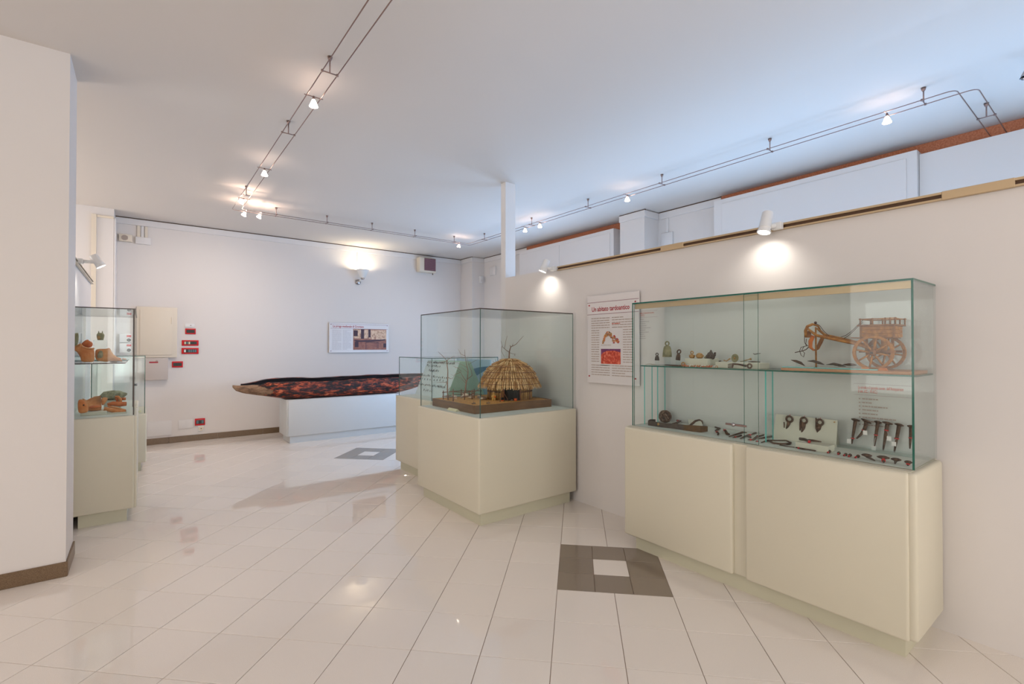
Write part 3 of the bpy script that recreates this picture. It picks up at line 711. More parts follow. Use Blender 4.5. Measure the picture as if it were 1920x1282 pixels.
# ---- surface track and spotlights on the partition tops
tr = thing('spotlight_track', 'champagne surface track along the top of the right partition', 'light track', (XR-.02, 2, PT))
yt0 = at_x(1045, 500, XR-.02).y
pieces = [(-1.0, .36, True), (.36, .62, False), (.62, at_x(1284, 460, XR).y, True), (at_x(1284, 460, XR).y, at_x(1242, 465, XR).y, False), (at_x(1242, 465, XR).y, yt0, True)]
for a, b, slot in pieces:
    if slot:
        MB().box((XR-.024, a, PT-.030), (XR-.001, b, PT-.021)).box((XR-.024, a, PT-.002), (XR-.001, b, PT+.010)).build('track_profile', 'track', tr)
        MB().box((XR-.012, a, PT-.021), (XR-.001, b, PT-.002)).build('track_slot', 'track_slot', tr)
    else: MB().rbox((XR-.026, a, PT-.032), (XR-.001, b, PT+.012), .002, 1).build('track_joint', 'track', tr)
def spotlight(label, lens, top, ang_aim, xj, parent_y, power, wallx):
    lens = Vector(lens); top = Vector(top); r = thing('spotlight', label, 'spotlight', lens, 'white cylinder spotlights')
    ax = (lens-top).normalized(); L = (lens-top).length
    autosmooth(MB().lathe([(.0, 0), (.029, 0), (.033, .006), (.034, L*.72), (.036, L*.74), (.036, L*.78), (.034, L*.80), (.041, L*.97), (.041, L), (.036, L), (.034, L-.006)], top, ax, 24).build('housing', 'white', r))
    MB().lathe([(.0, 0), (.036, 0), (.036, .003), (0, .003)], lens-ax*.005, ax, 24).build('lens', 'spot_glow', r, True)
    mid = top+ax*L*.62; j = Vector(xj)
    d = (j-mid); 
    MB().tube([mid+d.normalized()*.02, mid+d*.95], .015, 12).build('arm', 'white', r, True)
    MB().rbox(j-Vector((.02, .03, .022)), j+Vector((.02, .03, .022)), .004, 2).build('adapter', 'white', r)
    light_spot('spotlight_beam', lens+ax*.012, lens+ax*.012+Vector(ang_aim), power, (1, .95, .86), 130, 1.0, .03)
    return r
spotlight('white spotlight above the iron finds case, second from the post', at_x(1432, 436, 3.105), at_x(1440, 398, 3.14), (.5, .1, -1), (XR-.045, at_x(1458, 420, XR-.04).y, PT-.01), 0, 2.2, XR)
spotlight('white spotlight above the printed panel nearest the hanging post', at_x(1017, 509, 3.115), at_x(1026, 487, 3.15), (.5, .1, -1), (XR-.045, at_x(1038, 499, XR-.04).y, PT-.01), 0, 2.2, XR)
# left partition
tl = thing('spotlight_track', 'surface track on the left partition above the terracotta case', 'light track', (-.48, 6, PT))
MB().box((-.488, 5.3, PT-.03), (-.466, 7.6, PT-.02)).box((-.488, 5.3, PT), (-.466, 7.6, PT+.01)).build('track_profile', 'cream', tl)
MB().box((-.488, 5.3, PT-.02), (-.476, 7.6, PT)).build('track_slot', 'track_slot', tl)
LL = at_y(190, 500, 5.85); LT = at_y(174, 478, 5.85)
spotlight('white spotlight beside the left pillar above the terracotta case', LL, LT, (-.35, .3, -1), (-.452, 5.86, at_y(150, 489, 5.85).z), 0, 3, -.49)

# ---- wall sconce
sc = thing('wall_sconce', 'white conical uplight glowing high on the back wall', 'wall lamp', (3.17, 8.70, 2.68))
sp = at_y(680, 515, 8.70)
c = Vector((sp.x, 8.70, at_y(680, 521, 8.70).z))
MB().lathe([(.035, 0), (.05, .012), (.098, .125), (.108, .15), (.103, .15), (.045, .02), (.03, .014)], c, n=28, m='white', close=True).build('shade', None, sc, True)
MB().lathe([(.022, -.03), (.03, -.02), (.035, -.002)], c, n=16).build('collar', 'chrome', sc, True)
MB().tube([c+Vector((-.01, .02, -.02)), c+Vector((-.02, .10, -.05)), (c.x-.03, YB-.02, c.z-.06)], .012, 10).build('arm', 'white', sc, True)
MB().lathe([(.05, 0), (.05, .02), (.04, .03), (0, .032)], (c.x-.03, YB-.002, c.z-.06), (0, -1, 0), 20, 'chrome').build('wall_plate', None, sc, True)
MB().blob(c+Vector((0, 0, .075)), .022, sub=2, amt=0).build('bulb', 'bulb', sc, True)
light_point('sconce_light', c+Vector((0, 0, .12)), 5.5, (1, .86, .62), .025)
MB().rbox((c.x-.045, YB-.012, c.z+.18), (c.x-.015, YB-.001, ZC-.102), .003, 1).build('cable_cover', 'white_paint', sc)

# ================================================================== WALL FITTINGS
# fan heater
v0 = at_y(787, 487, 8.72); v1 = at_y(818, 512, 8.72)
vt = thing('wall_fan_heater', 'cream wall heater box with brown louvre near the far corner', 'wall heater', ((v0.x+v1.x)/2, 8.8, v1.z))
ht = .30
autosmooth(MB().rbox((v0.x, 8.72, v1.z), (v1.x, YB, v1.z+ht), .02, 3).build('housing', 'cream', vt))
ga = at_y(796, 487, 8.715)
MB().box((ga.x, 8.714, v1.z+.035), (v1.x-.02, 8.722, v1.z+ht-.02)).build('grille_recess', 'track_slot', vt)
for k in range(13):
    zz = v1.z+.04+k*(ht-.065)/13
    MB().add([(ga.x, 8.713, zz), (v1.x-.02, 8.713, zz), (v1.x-.02, 8.702, zz+.010), (ga.x, 8.702, zz+.010), (ga.x, 8.713, zz+.004), (v1.x-.02, 8.713, zz+.004), (v1.x-.02, 8.703, zz+.013), (ga.x, 8.703, zz+.013)],
             [(0, 1, 2, 3), (7, 6, 5, 4), (3, 2, 6, 7), (0, 4, 5, 1), (0, 3, 7, 4), (1, 5, 6, 2)]).build('louvre_slat', 'mauve', vt)
MB().lathe([(.006, 0), (.006, .02), (.012, .024), (.012, .034), (0, .036)], (v1.x-.06, 8.76, v1.z), (0, 0, -1), 10, 'track_slot').build('knob', None, vt, True)
# loudspeaker, junction boxes, detectors
def wallbox(name, label, cat, a, b, y=YB, d=.03, m='white_paint', r=.004, group=None):
    pa = at_y(a[0], a[1], y-d); pb = at_y(b[0], b[1], y-d)
    t = thing(name, label, cat, ((pa.x+pb.x)/2, y-d/2, pb.z), group)
    autosmooth(MB().rbox((pa.x, y-d, pb.z), (pb.x, y, pa.z), r, 2).build('body', m, t)); return t, pa, pb
t, pa, pb = wallbox('loudspeaker', 'small square cream loudspeaker high at the left end of back wall', 'loudspeaker', (223, 437.5), (248, 453.5), d=.06, m='cream')
c = (pa+pb)/2; sr = abs(pa.z-pb.z)*.38
MB().lathe([(sr, 0), (sr, .004), (sr*.9, .006), (0, .006)], (pa.x+(pb.x-pa.x)*.43, YB-.06, c.z), (0, -1, 0), 20, 'grey_box').build('grille', None, t)
for k in range(-3, 4):
    xx = pa.x+(pb.x-pa.x)*.43+k*sr*.26; hh = sr*math.sqrt(max(0, 1-(k*.26)**2))*.92
    MB().box((xx-.004, YB-.069, c.z-hh), (xx+.004, YB-.066, c.z+hh)).build('grille_bar', 'ink', t)
t, pa, pb = wallbox('junction_box', 'flat white junction box beside the loudspeaker', 'junction box', (254, 443), (283, 459), d=.04)
for xx0, xx1, m_ in ((257, 263.5, 'cream'), (264.5, 270, 'white_paint'), (271.5, 277, 'cream')):
    a_ = at_y(xx0, 430, YB-.02); b_ = at_y(xx1, 430, YB-.02)
    MB().rbox((a_.x, YB-.02, pa.z+.002), (b_.x, YB, ZC-.102), .002, 1).build('conduit', m_, t)
# corner: detector and small cover on outer wall
pd = at_x(911.5, 522, 5.60); t = thing('motion_detector', 'small white motion detector on the far corner pilaster', 'motion detector', pd)
autosmooth(MB().rbox((pd.x-.035, 8.37, pd.z-.07), (pd.x+.035, 8.42, pd.z+.07), .012, 3).build('housing', 'white', t)); MB().rbox((pd.x-.024, 8.362, pd.z-.055), (pd.x+.024, 8.372, pd.z-.005), .004, 2).build('lens', 'sign', t)
pd = at_x(924, 508, XO-.01); t = thing('junction_box', 'square cover plate on the far right wall near the detector', 'junction box', pd)
autosmooth(MB().rbox((XO-.02, pd.y-.10, pd.z-.09), (XO-.001, pd.y+.10, pd.z+.09), .006, 2).build('body', 'white_paint', t))
pd = at_x(1251, 447, XO-.01); t = thing('junction_box', 'square white cover on the outer wall right of the white column', 'junction box', pd)
autosmooth(MB().rbox((XO-.02, pd.y-.09, pd.z-.10), (XO-.001, pd.y+.09, pd.z+.08), .006, 2).build('body', 'white_paint', t))
MB().rbox((XO-.018, pd.y-.02, pd.z+.082), (XO-.001, pd.y+.02, ZC-.102), .003, 1).build('conduit', 'white_paint', t)
# electrical cabinet, small box, switch boxes
t, pa, pb = wallbox('electrical_cabinet', 'large cream electrical cabinet on the back wall left', 'electrical cabinet', (256, 574), (332, 670), d=.05, m='cream', r=.006)
dr = autosmooth(MB().rbox((pa.x+.04, YB-.062, pb.z+.04), (pb.x-.06, YB-.048, pa.z-.045), .004, 2).build('door', 'cream', t))
MB().rbox((pb.x-.075, YB-.070, pb.z+.5), (pb.x-.065, YB-.060, pb.z+.60), .003, 1).build('handle', 'cream', dr)
t, pa, pb = wallbox('distribution_box', 'flat grey beige box under the electrical cabinet', 'distribution box', (270, 671), (315, 711.5), d=.09, m='grey_box', r=.006)
MB().box((pa.x+.06, YB-.0915, pa.z-.075), (pb.x-.12, YB-.0902, pa.z-.055)).build('label_strip', 'redink', t)
MB().lathe([(.014, 0), (.014, .006), (0, .008)], (pa.x+(pb.x-pa.x)*.52, YB-.09, pa.z-.045), (0, -1, 0), 12, 'ink').build('lock', None, t)
for k, (a, b) in enumerate((((223.8, 625.5), (246, 642)), ((223.8, 643), (246, 661)))):
    t, pa, pb = wallbox('isolator_box', ['upper grey switch box with red flag seen through left case', 'lower grey switch box with red flag seen through left case'][k], 'switch box', a, b, d=.07, m='white', r=.006, group='pair of grey switch boxes')
    xx = pa.x+(pb.x-pa.x)*.80
    MB().box((xx-.025, YB-.073, pa.z-.046), (xx+.025, YB-.0695, pa.z-.018)).build('flag', 'red', t)
    MB().lathe([(.023, 0), (.023, .012), (.016, .02), (0, .02)], (xx, YB-.0702, pb.z+.036), (0, -1, 0), 16, 'dark').build('rotary_knob', None, t)
# red switch plates
def plate(label, a, b, cells):
    t, pa, pb = wallbox('switch_plate', label, 'switch plate', a, b, d=.014, m='red', r=.004, group='red framed switch plates')
    w = pb.x-pa.x; h = pa.z-pb.z; n = len(cells); x0 = pa.x+w*.13; cw = w*.74/n
    MB().box((x0-.003, YB-.016, pb.z+h*.23), (x0+cw*n+.003, YB-.0142, pa.z-h*.23)).build('insert_frame', 'blackp', t)
    for k, m_ in enumerate(cells):
        if m_: MB().rbox((x0+cw*k+.003, YB-.021, pb.z+h*.28), (x0+cw*(k+1)-.003, YB-.0155, pa.z-h*.28), .0015, 1).build('switch_key', m_, t)
plate('topmost small red switch plate with black insert', (347.5, 615.5), (367, 626.5), ['blackp', 'blackp', 'blackp'])
plate('long red switch plate with two cream keys', (341, 637.5), (372.5, 648), ['card', 'teal_key', 'card', 'blackp', 'blackp', 'blackp'])
plate('long red switch plate with one white key', (340.5, 652), (372.5, 663.3), ['paper', 'blackp', 'teal_key', 'teal_key', 'teal_key', 'teal_key'])
plate('small red plate lower left, right of the grey beige box', (322.5, 677.5), (343, 688.5), ['blackp', 'blackp', 'blackp'])
plate('red plate low on the wall just above the skirting', (365.5, 785), (384.5, 796.5), ['teal_key', 'blackp', 'teal_key'])
t, pa, pb = wallbox('wall_socket', 'round antenna socket low on the wall under the red plate', 'socket', (371.5, 798), (382.5, 808), d=.01, m='white', r=.003)
MB().lathe([(.036, 0), (.036, .006), (.008, .008), (.008, .003)], ((pa.x+pb.x)/2, YB-.01, (pa.z+pb.z)/2), (0, -1, 0), 18, 'cream').build('socket_disc', None, t)
MB().lathe([(.007, 0), (.007, .002), (0, .002)], ((pa.x+pb.x)/2, YB-.0165, (pa.z+pb.z)/2), (0, -1, 0), 10, 'dark').build('socket_hole', None, t)
t, pa, pb = wallbox('switch_plate', 'white plate just above the topmost red switch plate', 'switch plate', (347, 606.5), (365, 613.5), d=.014, m='white', r=.003)
MB().lathe([(.01, 0), (.01, .003), (0, .004)], (pb.x-.05, YB-.014, (pa.z+pb.z)/2), (0, -1, 0), 10, 'ink2').build('button', None, t)
wallbox('access_cover', 'large flat white access cover low on the back wall', 'access cover', (276, 791), (322, 815), d=.012, r=.003)
wallbox('access_cover', 'smaller white access cover beside the low red plate', 'access cover', (334.5, 788), (362, 802), d=.012, r=.003)

# ================================================================== HUT DIORAMA (central case)
tx0, tx1, ty0, ty1, tz0, tz1 = 2.235, 3.105, 3.44, 4.195, ZB+.0022, .942
tray = thing('diorama_tray', 'brown wooden tray with sandy ground under the hut model', 'tray', ((tx0+tx1)/2, (ty0+ty1)/2, tz0))
MB().rbox((tx0, ty0, tz0), (tx1, ty0+.012, tz1), .002, 1).build('tray_side', 'tray', tray); MB().rbox((tx0, ty1-.012, tz0), (tx1, ty1, tz1), .002, 1).build('tray_side', 'tray', tray)
MB().rbox((tx0, ty0+.012, tz0), (tx0+.012, ty1-.012, tz1), .002, 1).build('tray_side', 'tray', tray); MB().rbox((tx1-.012, ty0+.012, tz0), (tx1, ty1-.012, tz1), .002, 1).build('tray_side', 'tray', tray)
g = MB(); nx, ny = 44, 38; vs = []
for i in range(nx+1):
    for j in range(ny+1):
        x = tx0+.012+(tx1-tx0-.024)*i/nx; y = ty0+.012+(ty1-ty0-.024)*j/ny
        vs.append((x, y, tz1-.004+.005*noise.noise(Vector((x*9, y*9, 0)))+.003*noise.noise(Vector((x*40, y*40, 2)))))
g.add(vs, [(i*(ny+1)+j, (i+1)*(ny+1)+j, (i+1)*(ny+1)+j+1, i*(ny+1)+j+1) for i in range(nx) for j in range(ny)])
g.build('sand_ground', 'sand', tray, True)
GZ = tz1-.004
def gpx(x, y):                                                     # ground point of the model, kept on the tray
    p = at_z(x, y, GZ)
    if p.y > ty1-.035: p = at_y(x, y, ty1-.035)
    p.x = min(max(p.x, tx0+.025), tx1-.025); p.y = max(p.y, ty0+.022); p.z = GZ; return p
def gp(cx, cy): return gpx(800+cx*.14824, 600+cy*.14824)
def gpo(cx, cy, gap=.035):                                         # the same, but clear of the hut wall
    p = gp(cx, cy); d = Vector((-p.x, -p.y, 0)).normalized()
    for _ in range(80):
        if (Vector((p.x, p.y, 0))-Vector((HC.x, HC.y, 0))).length > HR+gap: break
        p = p+d*.006
    return p
HC = Vector((2.852, 3.77, GZ)); HR = .213; HE = .118                # hut centre, wall radius, wall height
face = math.atan2(-HC.y, -HC.x)
hut = thing('hut_model', 'round reed hut model with shaggy thatched dome roof', 'model hut', HC)
def pol(a, r, z): return HC+Vector((math.cos(a)*r, math.sin(a)*r, z))
HWALL = .145
reeds = MB(); n = 150
for k in range(n):
    a = 2*math.pi*k/n; off = math.degrees((a-face+math.pi) % (2*math.pi)-math.pi)
    if -14 < off < 27: continue
    r = HR+rng.uniform(-.004, .004); q = rng.uniform(.0042, .0058)
    reeds.tube([pol(a, r, -.002), pol(a+rng.uniform(-.01, .01), r+rng.uniform(-.003, .003), HWALL)], [q, q*.85], 5)
o_ = reeds.build('reed_wall', 'reed', hut, True); o_['kind'] = 'stuff'
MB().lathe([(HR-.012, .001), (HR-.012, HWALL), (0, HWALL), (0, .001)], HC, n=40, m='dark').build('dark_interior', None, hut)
for zz in (.075, .085): 
    MB().tube([pol(face+R(o), HR+.007, zz) for o in range(27, 347, 8)], .0035, 6).build('wall_band', 'leather', hut, True)
for o in (-14, 27): MB().tube([pol(face+R(o), HR+.006, 0), pol(face+R(o), HR+.006, HWALL)], .006, 6).build('door_post', 'fence', hut, True)
for o in (60, 120, 180, 240, 300): MB().tube([pol(face+R(o), HR+.009, 0), pol(face+R(o), HR+.009, HWALL)], .004, 6).build('wall_stake', 'fence', hut, True)
# thatch in overlapping tiers
def roofpt(t): # t 0 eaves .. 1 apex
    r = .284*max(0, 1-.36*t-.64*t**4.2); z = .126+.262*t
    return r, z
MB().lathe([(.268, .126)]+[(roofpt(t)[0]-.018, roofpt(t)[1]-.012) for t in (.1, .25, .4, .55, .7, .85, .97)]+[(0, roofpt(1)[1]-.016)], HC, n=40).build('roof_core', 'reed', hut, True)
tiers = [(-.02, .24, 118), (.17, .44, 108), (.37, .62, 96), (.56, .80, 84), (.74, .93, 60), (.88, 1.0, 40)]
for t0, t1, n in tiers:
    mb = MB()
    for rep in range(3):
        for k in range(n):
            a = 2*math.pi*(k+rng.random())/n; e = rng.uniform(-.018, .014); ra, za = roofpt(max(-.03, min(1, t0+e)) if t0+e > 0 else 0); rb, zb_ = roofpt(t1)
            if t0+e <= 0: ra += .012; za -= .014+.02*rng.random()
            rm, zm = roofpt(min(1, max(0, (t0+t1)/2)))
            wd = 2.6/n*.8*rng.uniform(.4, 1.1)*(.55 if t0 > .6 else 1)/2
            lift = .015+.004*rep+rng.uniform(0, .003); th = .0035
            pts = []
            for (r_, z_, l_) in ((ra, za, lift), (rm, zm, lift*.8), (rb, zb_, .002)):
                aw = min(wd*.28/max(r_, .03), .16)
                for s_ in (-1, 1):
                    p0 = pol(a+s_*aw, r_+l_*.7, z_+l_*.7); pts.append(p0)
            lows = [q-Vector((0, 0, th)) for q in pts]; vs = pts+lows
            mb.add(vs, [(0, 1, 3, 2), (2, 3, 5, 4), (6, 8, 9, 7), (8, 10, 11, 9), (0, 2, 8, 6), (2, 4, 10, 8), (1, 7, 9, 3), (3, 9, 11, 5), (0, 6, 7, 1)], rng.choice(['thatch', 'thatch', 'thatch_pale', 'thatch_dark']))
    o_ = mb.build('thatch_tier', None, hut); o_['kind'] = 'stuff'
for t_ in (.05, .26, .46, .66):
    r_, z_ = roofpt(t_); MB().tube([pol(R(o), r_+.016+.002*math.sin(o), z_+.014+.002*math.cos(o*1.7)) for o in range(0, 360, 9)], .0026, 6, closed=True).build('roof_binding', 'fence', hut, True)
# fence
fen = thing('stick_fence', 'little rustic stick fence around the model sheep pen', 'model fence', gp(440, 990))
posts = {k: (gp(k, b), (b-t_)*.14824) for k, t_, b in [(210, 890, 1000), (335, 870, 1025), (437, 868, 968), (478, 900, 1006), (540, 868, 950), (573, 880, 1000), (600, 868, 985), (682, 868, 972)]}
for k, (p, hp) in posts.items():
    hh = hp*depth(p)/FPX; MB().tube([p-Vector((0, 0, .004)), p+Vector((.001, .001, hh))], [.0052, .0042], 6).build('fence_post', 'fence', fen, True)
def rail(a, b, f):
    pa, ha = posts[a]; pb, hb = posts[b]; za = ha*depth(pa)/FPX*f; zb_ = hb*depth(pb)/FPX*f; d = (pb-pa).normalized()*.012
    MB().tube([pa-d+Vector((0, 0, za)), (pa+pb)/2+Vector((0, 0, (za+zb_)/2+.002)), pb+d+Vector((0, 0, zb_))], [.004, .0036, .004], 6).build('fence_rail', 'fence', fen, True)
for a, b in ((210, 335), (210, 437), (437, 540), (540, 682), (335, 478), (478, 573), (573, 600)):
    for f in (.33, .78): rail(a, b, f)
# bare model trees
def tree(label, base, branches, d0, r0=.0055):
    t = thing('model_tree', label, 'model tree', base, 'bare twig trees of the model')
    for k, (pts, ra, rb) in enumerate(branches):
        q = []
        for i, (cx, cy) in enumerate(pts):
            dd = d0+(.0 if k == 0 else (i/len(pts))*rng.uniform(-.08, .005)); q.append(at_d(800+cx*.14824, 600+cy*.14824, dd))
        if k == 0: q[0] = base
        rr = [1.35*(ra+(rb-ra)*i/(len(q)-1)) for i in range(len(q))]
        MB().tube(q, rr, 6).build('trunk' if k == 0 else 'branch', 'twig', t, True)
    return t
bA = gp(270, 1012); dA = depth(bA)
tree('thin bare twig tree at the left corner of the tray', bA, [([(270, 1012), (262, 880), (265, 760), (268, 640), (252, 510)], .0045, .0028),
     ([(252, 510), (200, 450), (145, 400)], .0022, .001), ([(252, 512), (300, 480), (345, 455)], .002, .001), ([(250, 520), (190, 530), (175, 530)], .002, .001), ([(256, 540), (270, 490), (262, 470)], .002, .001),
     ([(264, 780), (240, 820), (220, 850)], .002, .001), ([(266, 720), (300, 740), (330, 735)], .002, .001), ([(262, 790), (190, 785), (120, 790)], .002, .0008), ([(265, 900), (290, 860), (300, 850)], .002, .001)], dA)
bB = gpx(800+490*.14824, 741); dB = depth(bB)
tree('spreading bare twig tree standing behind the model fence', bB, [([(490, 950), (492, 860), (500, 790), (512, 750)], .0065, .0045),
     ([(512, 750), (525, 650), (505, 560), (485, 450), (480, 372)], .0036, .0012), ([(485, 450), (430, 430), (400, 365)], .0018, .0009), ([(512, 750), (575, 700), (565, 640), (530, 560), (510, 480)], .003, .001),
     ([(505, 780), (450, 700), (430, 660), (380, 640)], .0028, .001), ([(430, 660), (350, 690), (330, 740)], .0018, .0009), ([(440, 650), (400, 610), (330, 580)], .0016, .0008), ([(498, 800), (430, 730), (310, 690)], .0018, .0008),
     ([(530, 560), (600, 520), (640, 500)], .0015, .0008), ([(518, 660), (470, 620), (440, 600), (360, 600)], .0016, .0008), ([(510, 600), (440, 560), (350, 530)], .0014, .0007), ([(345, 560), (348, 500), (350, 455)], .0012, .0007)], dB)
bC = Vector((2.90, 4.06, GZ)); dC = depth(bC)
tree('bare twig tree rising behind the thatched hut roof', bC, [([(1045, 800), (1045, 560), (1043, 470), (1045, 400)], .006, .0048),
     ([(1045, 400), (1062, 340), (1055, 320)], .0042, .003), ([(1062, 340), (1130, 305), (1225, 200)], .003, .001), ([(1043, 405), (1000, 375), (960, 340), (940, 265)], .0024, .001), ([(985, 360), (1000, 270), (1020, 200)], .0018, .0009),
     ([(1045, 410), (1085, 425), (1130, 430)], .0018, .0009), ([(1112, 430), (1115, 450)], .0015, .002), ([(950, 330), (945, 390), (985, 470)], .0014, .0008), ([(1080, 325), (1095, 295)], .002, .0008)], dC)
bD = Vector((2.60, 4.12, GZ)); dD = depth(bD)
tree('small twiggy bush left of the hut roof at the tray back', bD, [([(885, 900), (880, 700), (878, 560)], .003, .0022), ([(878, 570), (850, 530), (838, 520)], .0018, .0008), ([(878, 565), (875, 510), (872, 490)], .0018, .0008), ([(880, 575), (905, 540), (908, 510)], .0018, .0008), ([(878, 560), (890, 520)], .0016, .0008)], dD)
# sheep
def sheep(label, p, ang, s=1.0, lying=False):
    p = Vector(p); mb = MB(); rm = Matrix.Rotation(ang, 3, 'Z'); q = lambda x, y, z: p+rm @ (Vector((x, y, z))*s)
    zb_ = .012 if lying else .022
    mb.blob(q(0, 0, zb_), (.024*s, .014*s, .014*s), seed=len(label) % 7, amt=.12, rot=rm)
    mb.tube([q(.016, 0, zb_+.004), q(.027, 0, zb_+.014)], [.009*s, .007*s], 8); mb.blob(q(.032, 0, zb_+.016), (.010*s, .006*s, .0065*s), amt=.05, rot=rm)
    for ex in (-.006, .006): mb.blob(q(.027, ex, zb_+.021), (.003*s, .004*s, .003*s), amt=0, sub=1)
    if not lying:
        for lx in (-.013, .013):
            for ly in (-.007, .007): mb.tube([q(lx, ly, .014), q(lx+.001, ly, .007), q(lx, ly, -.001)], [.004*s, .003*s, .003*s], 6)
    mb.blob(q(-.025, 0, zb_-.002), (.005*s, .003*s, .006*s), amt=0, sub=1)
    o_ = tag(mb.build('model_sheep', 'wool'), label, 'model sheep', 'white sheep in the model pen'); remesh(o_, .0022*s); return o_
sheep('white model sheep at the left behind the front fence post', gp(362, 1000), 1.9)
sheep('white model sheep lying in the middle of the pen', gp(445, 990), .6, 1.0, True)
sheep('upright white model sheep behind the second front post', gp(495, 975), 2.2, 1.1)
sheep('white model sheep lying at the right of the pen', gp(556, 985), -.2, .95, True)
# seated villager
pv = gpo(848, 985); mb = MB(); dv = (Vector((0, 0, 0))-pv); dv.z = 0; dv.normalize(); sv = Vector((-dv.y, dv.x, 0)); q = lambda f, s_, z: pv+dv*f+sv*s_+Vector((0, 0, z))
mb.tube([q(0, 0, .004), q(0, 0, .022), q(.002, 0, .042), q(.001, 0, .056)], [.016, .014, .015, .007], 10)
mb.tube([q(.001, 0, .055), q(.002, 0, .063)], [.005, .005], 8); mb.blob(q(.004, 0, .071), (.0085, .008, .0105), amt=.03)
mb.blob(q(.013, 0, .070), (.002, .002, .002), amt=0, sub=1)
for e in (-1, 1):
    mb.tube([q(0, e*.014, .05), q(.008, e*.019, .036), q(.020, e*.010, .034)], [.0055, .0048, .004], 8); mb.blob(q(.022, e*.008, .034), (.005, .004, .004), amt=0, sub=1)
    mb.tube([q(.004, e*.009, .012), q(.022, e*.011, .022), q(.026, e*.011, .004)], [.008, .0065, .005], 8); mb.blob(q(.030, e*.011, .003), (.007, .004, .003), amt=0, sub=1)
vil = thing('person', 'tiny seated villager figure in tan clothes by the hut wall', 'person', pv)
b_ = mb.build('body', 'cloth_y', vil); remesh(b_, .0022)
MB().blob(q(.020, .012, .037), (.009, .010, .008), seed=4, amt=.2).build('bundle', 'orange_cloth', vil, True)
mb = MB(); mb.blob(q(.001, 0, .076), (.0095, .0092, .008), seed=2, amt=.1); mb.build('hair', 'log', vil, True)
# cooking tripod
ap = at_d(800+955*.14824, 600+880*.14824, depth(gpo(960, 1020, .05)))
tri = thing('cooking_tripod', 'stick tripod with black pot over embers before the hut door', 'model tripod', gp(955, 1022))
for cx, cy in ((930, 1036), (1036, 1022), (948, 985)): MB().tube([gpo(cx, cy, .03), ap+(ap-gpo(cx, cy, .03))*.05], [.0032, .0026], 6).build('pole', 'fence', tri, True)
pt = gpo(957, 1016, .05)
MB().tube([ap, (pt.x, pt.y, GZ+.032)], .001, 5).build('chain', 'dark', tri)
MB().lathe([(.0, .012), (.011, .014), (.015, .022), (.014, .034), (.013, .034), (.012, .02), (0, .016)], pt, n=14).build('pot', 'dark', tri, True)
MB().blob(pt+Vector((0, 0, .004)), (.015, .015, .006), seed=3, amt=.4).build('embers', 'fire', tri)
pb_ = gpo(1122, 1012, .02)
tag(MB().lathe([(.012, 0), (.015, .022), (.013, .022), (.011, .003), (0, .003)], pb_, n=14).build('model_bucket', 'orange_cloth', None, True), 'tiny orange bucket beside the hut door post', 'model bucket')
tag(MB().blob(gpo(1080, 1018, .02)+Vector((0, 0, .006)), (.014, .010, .008), seed=5, amt=.4).build('model_stone', 'log'), 'tiny dark stone between tripod and orange bucket', 'model stone')
ta, tb = gp(655, 985), gp(745, 1005)
lg = thing('model_log', 'fallen grey log on the sand in front of the fence', 'model log', (ta+tb)/2)
MB().tube([ta+Vector((0, 0, .012)), (ta+tb)/2+Vector((0, 0, .014)), tb+Vector((0, 0, .010))], [.012, .014, .011], 10).build('trunk', 'log', lg, True)
MB().blob((ta+tb)/2+Vector((-.02, -.03, .007)), (.026, .016, .009), seed=8, amt=.5).build('bark_pile', 'wool', lg)
for k, (cx, cy, s_) in enumerate(((590, 1062, 1.0), (785, 1056, .9))):
    mb = MB(); p = gp(cx, cy)
    for j in range(3): mb.blob(p+Vector((rng.uniform(-.014, .014)*s_, rng.uniform(-.01, .01)*s_, .005)), (.014*s_, .010*s_, .008*s_), seed=j+k*5, amt=.5)
    mb.tube([p, p+Vector((0, 0, .03*s_))], [.004, .001], 5)
    tag(mb.build('model_rock', 'log'), ['rock heap with twig at the front left edge of the tray', 'low rock heap right of the glass corner on the tray'][k], 'model rock', 'rock heaps on the tray')
# label card in front of the tray
lc0 = at_z(845, 770, ZB+.003)
mb = MB(); u_ = Vector((0, 1, 0)); ca = at_z(835, 768.5, ZB+.003); cb = at_z(850, 772, ZB+.003); L = max(.06, (ca-cb).length)
o_ = Vector((2.185, cb.y, ZB+.003))
mb.add([o_, o_+u_*L, o_+u_*L+Vector((.025, 0, .02)), o_+Vector((.025, 0, .02)), o_+Vector((.05, 0, 0)), o_+u_*L+Vector((.05, 0, 0))], [(0, 3, 2, 1), (3, 4, 5, 2), (0, 4, 3), (1, 2, 5), (0, 1, 5, 4)])
tag(mb.build('label_card', 'card'), 'folded cream label card lying beside the diorama tray', 'label card')

# ================================================================== BACK CASE CONTENTS
# A-frame board: its trapezoid end faces the room's near side, its left slope carries rows of finds
by = 4.60
def bp(px, py, Y=by): return at_y(740+px*.109375, 640+py*.109375, Y)
zf = ZB+.0022
tl_ = bp(1130, 360); tr_ = bp(1320, 360); bl = at_y(740+960*.109375, 752, by); br = at_y(740+1560*.109375, 752, by)
ztp = tl_.z; xa, xb_, xc, xd = bl.x, br.x, tl_.x, tr_.x
xa, xb_, xc, xd = 2.62, 3.13, 2.79, 2.93; ye = 5.355; ztp = 1.272
af = thing('find_board', 'sloping trapezoid board inside the case behind the hut', 'display board', ((xa+xb_)/2, (by+ye)/2, zf))
quadf = lambda P, n: [P[0], P[1], P[2], P[3]]
mb = MB(); mb.add([(xa, by, zf), (xb_, by, zf), (xd, by, ztp), (xc, by, ztp), (xa, by+.006, zf), (xb_, by+.006, zf), (xd, by+.006, ztp), (xc, by+.006, ztp)],
                  [(0, 1, 2, 3), (7, 6, 5, 4), (0, 4, 5, 1), (1, 5, 6, 2), (2, 6, 7, 3), (3, 7, 4, 0)]); mb.build('end_board', 'board_g', af)
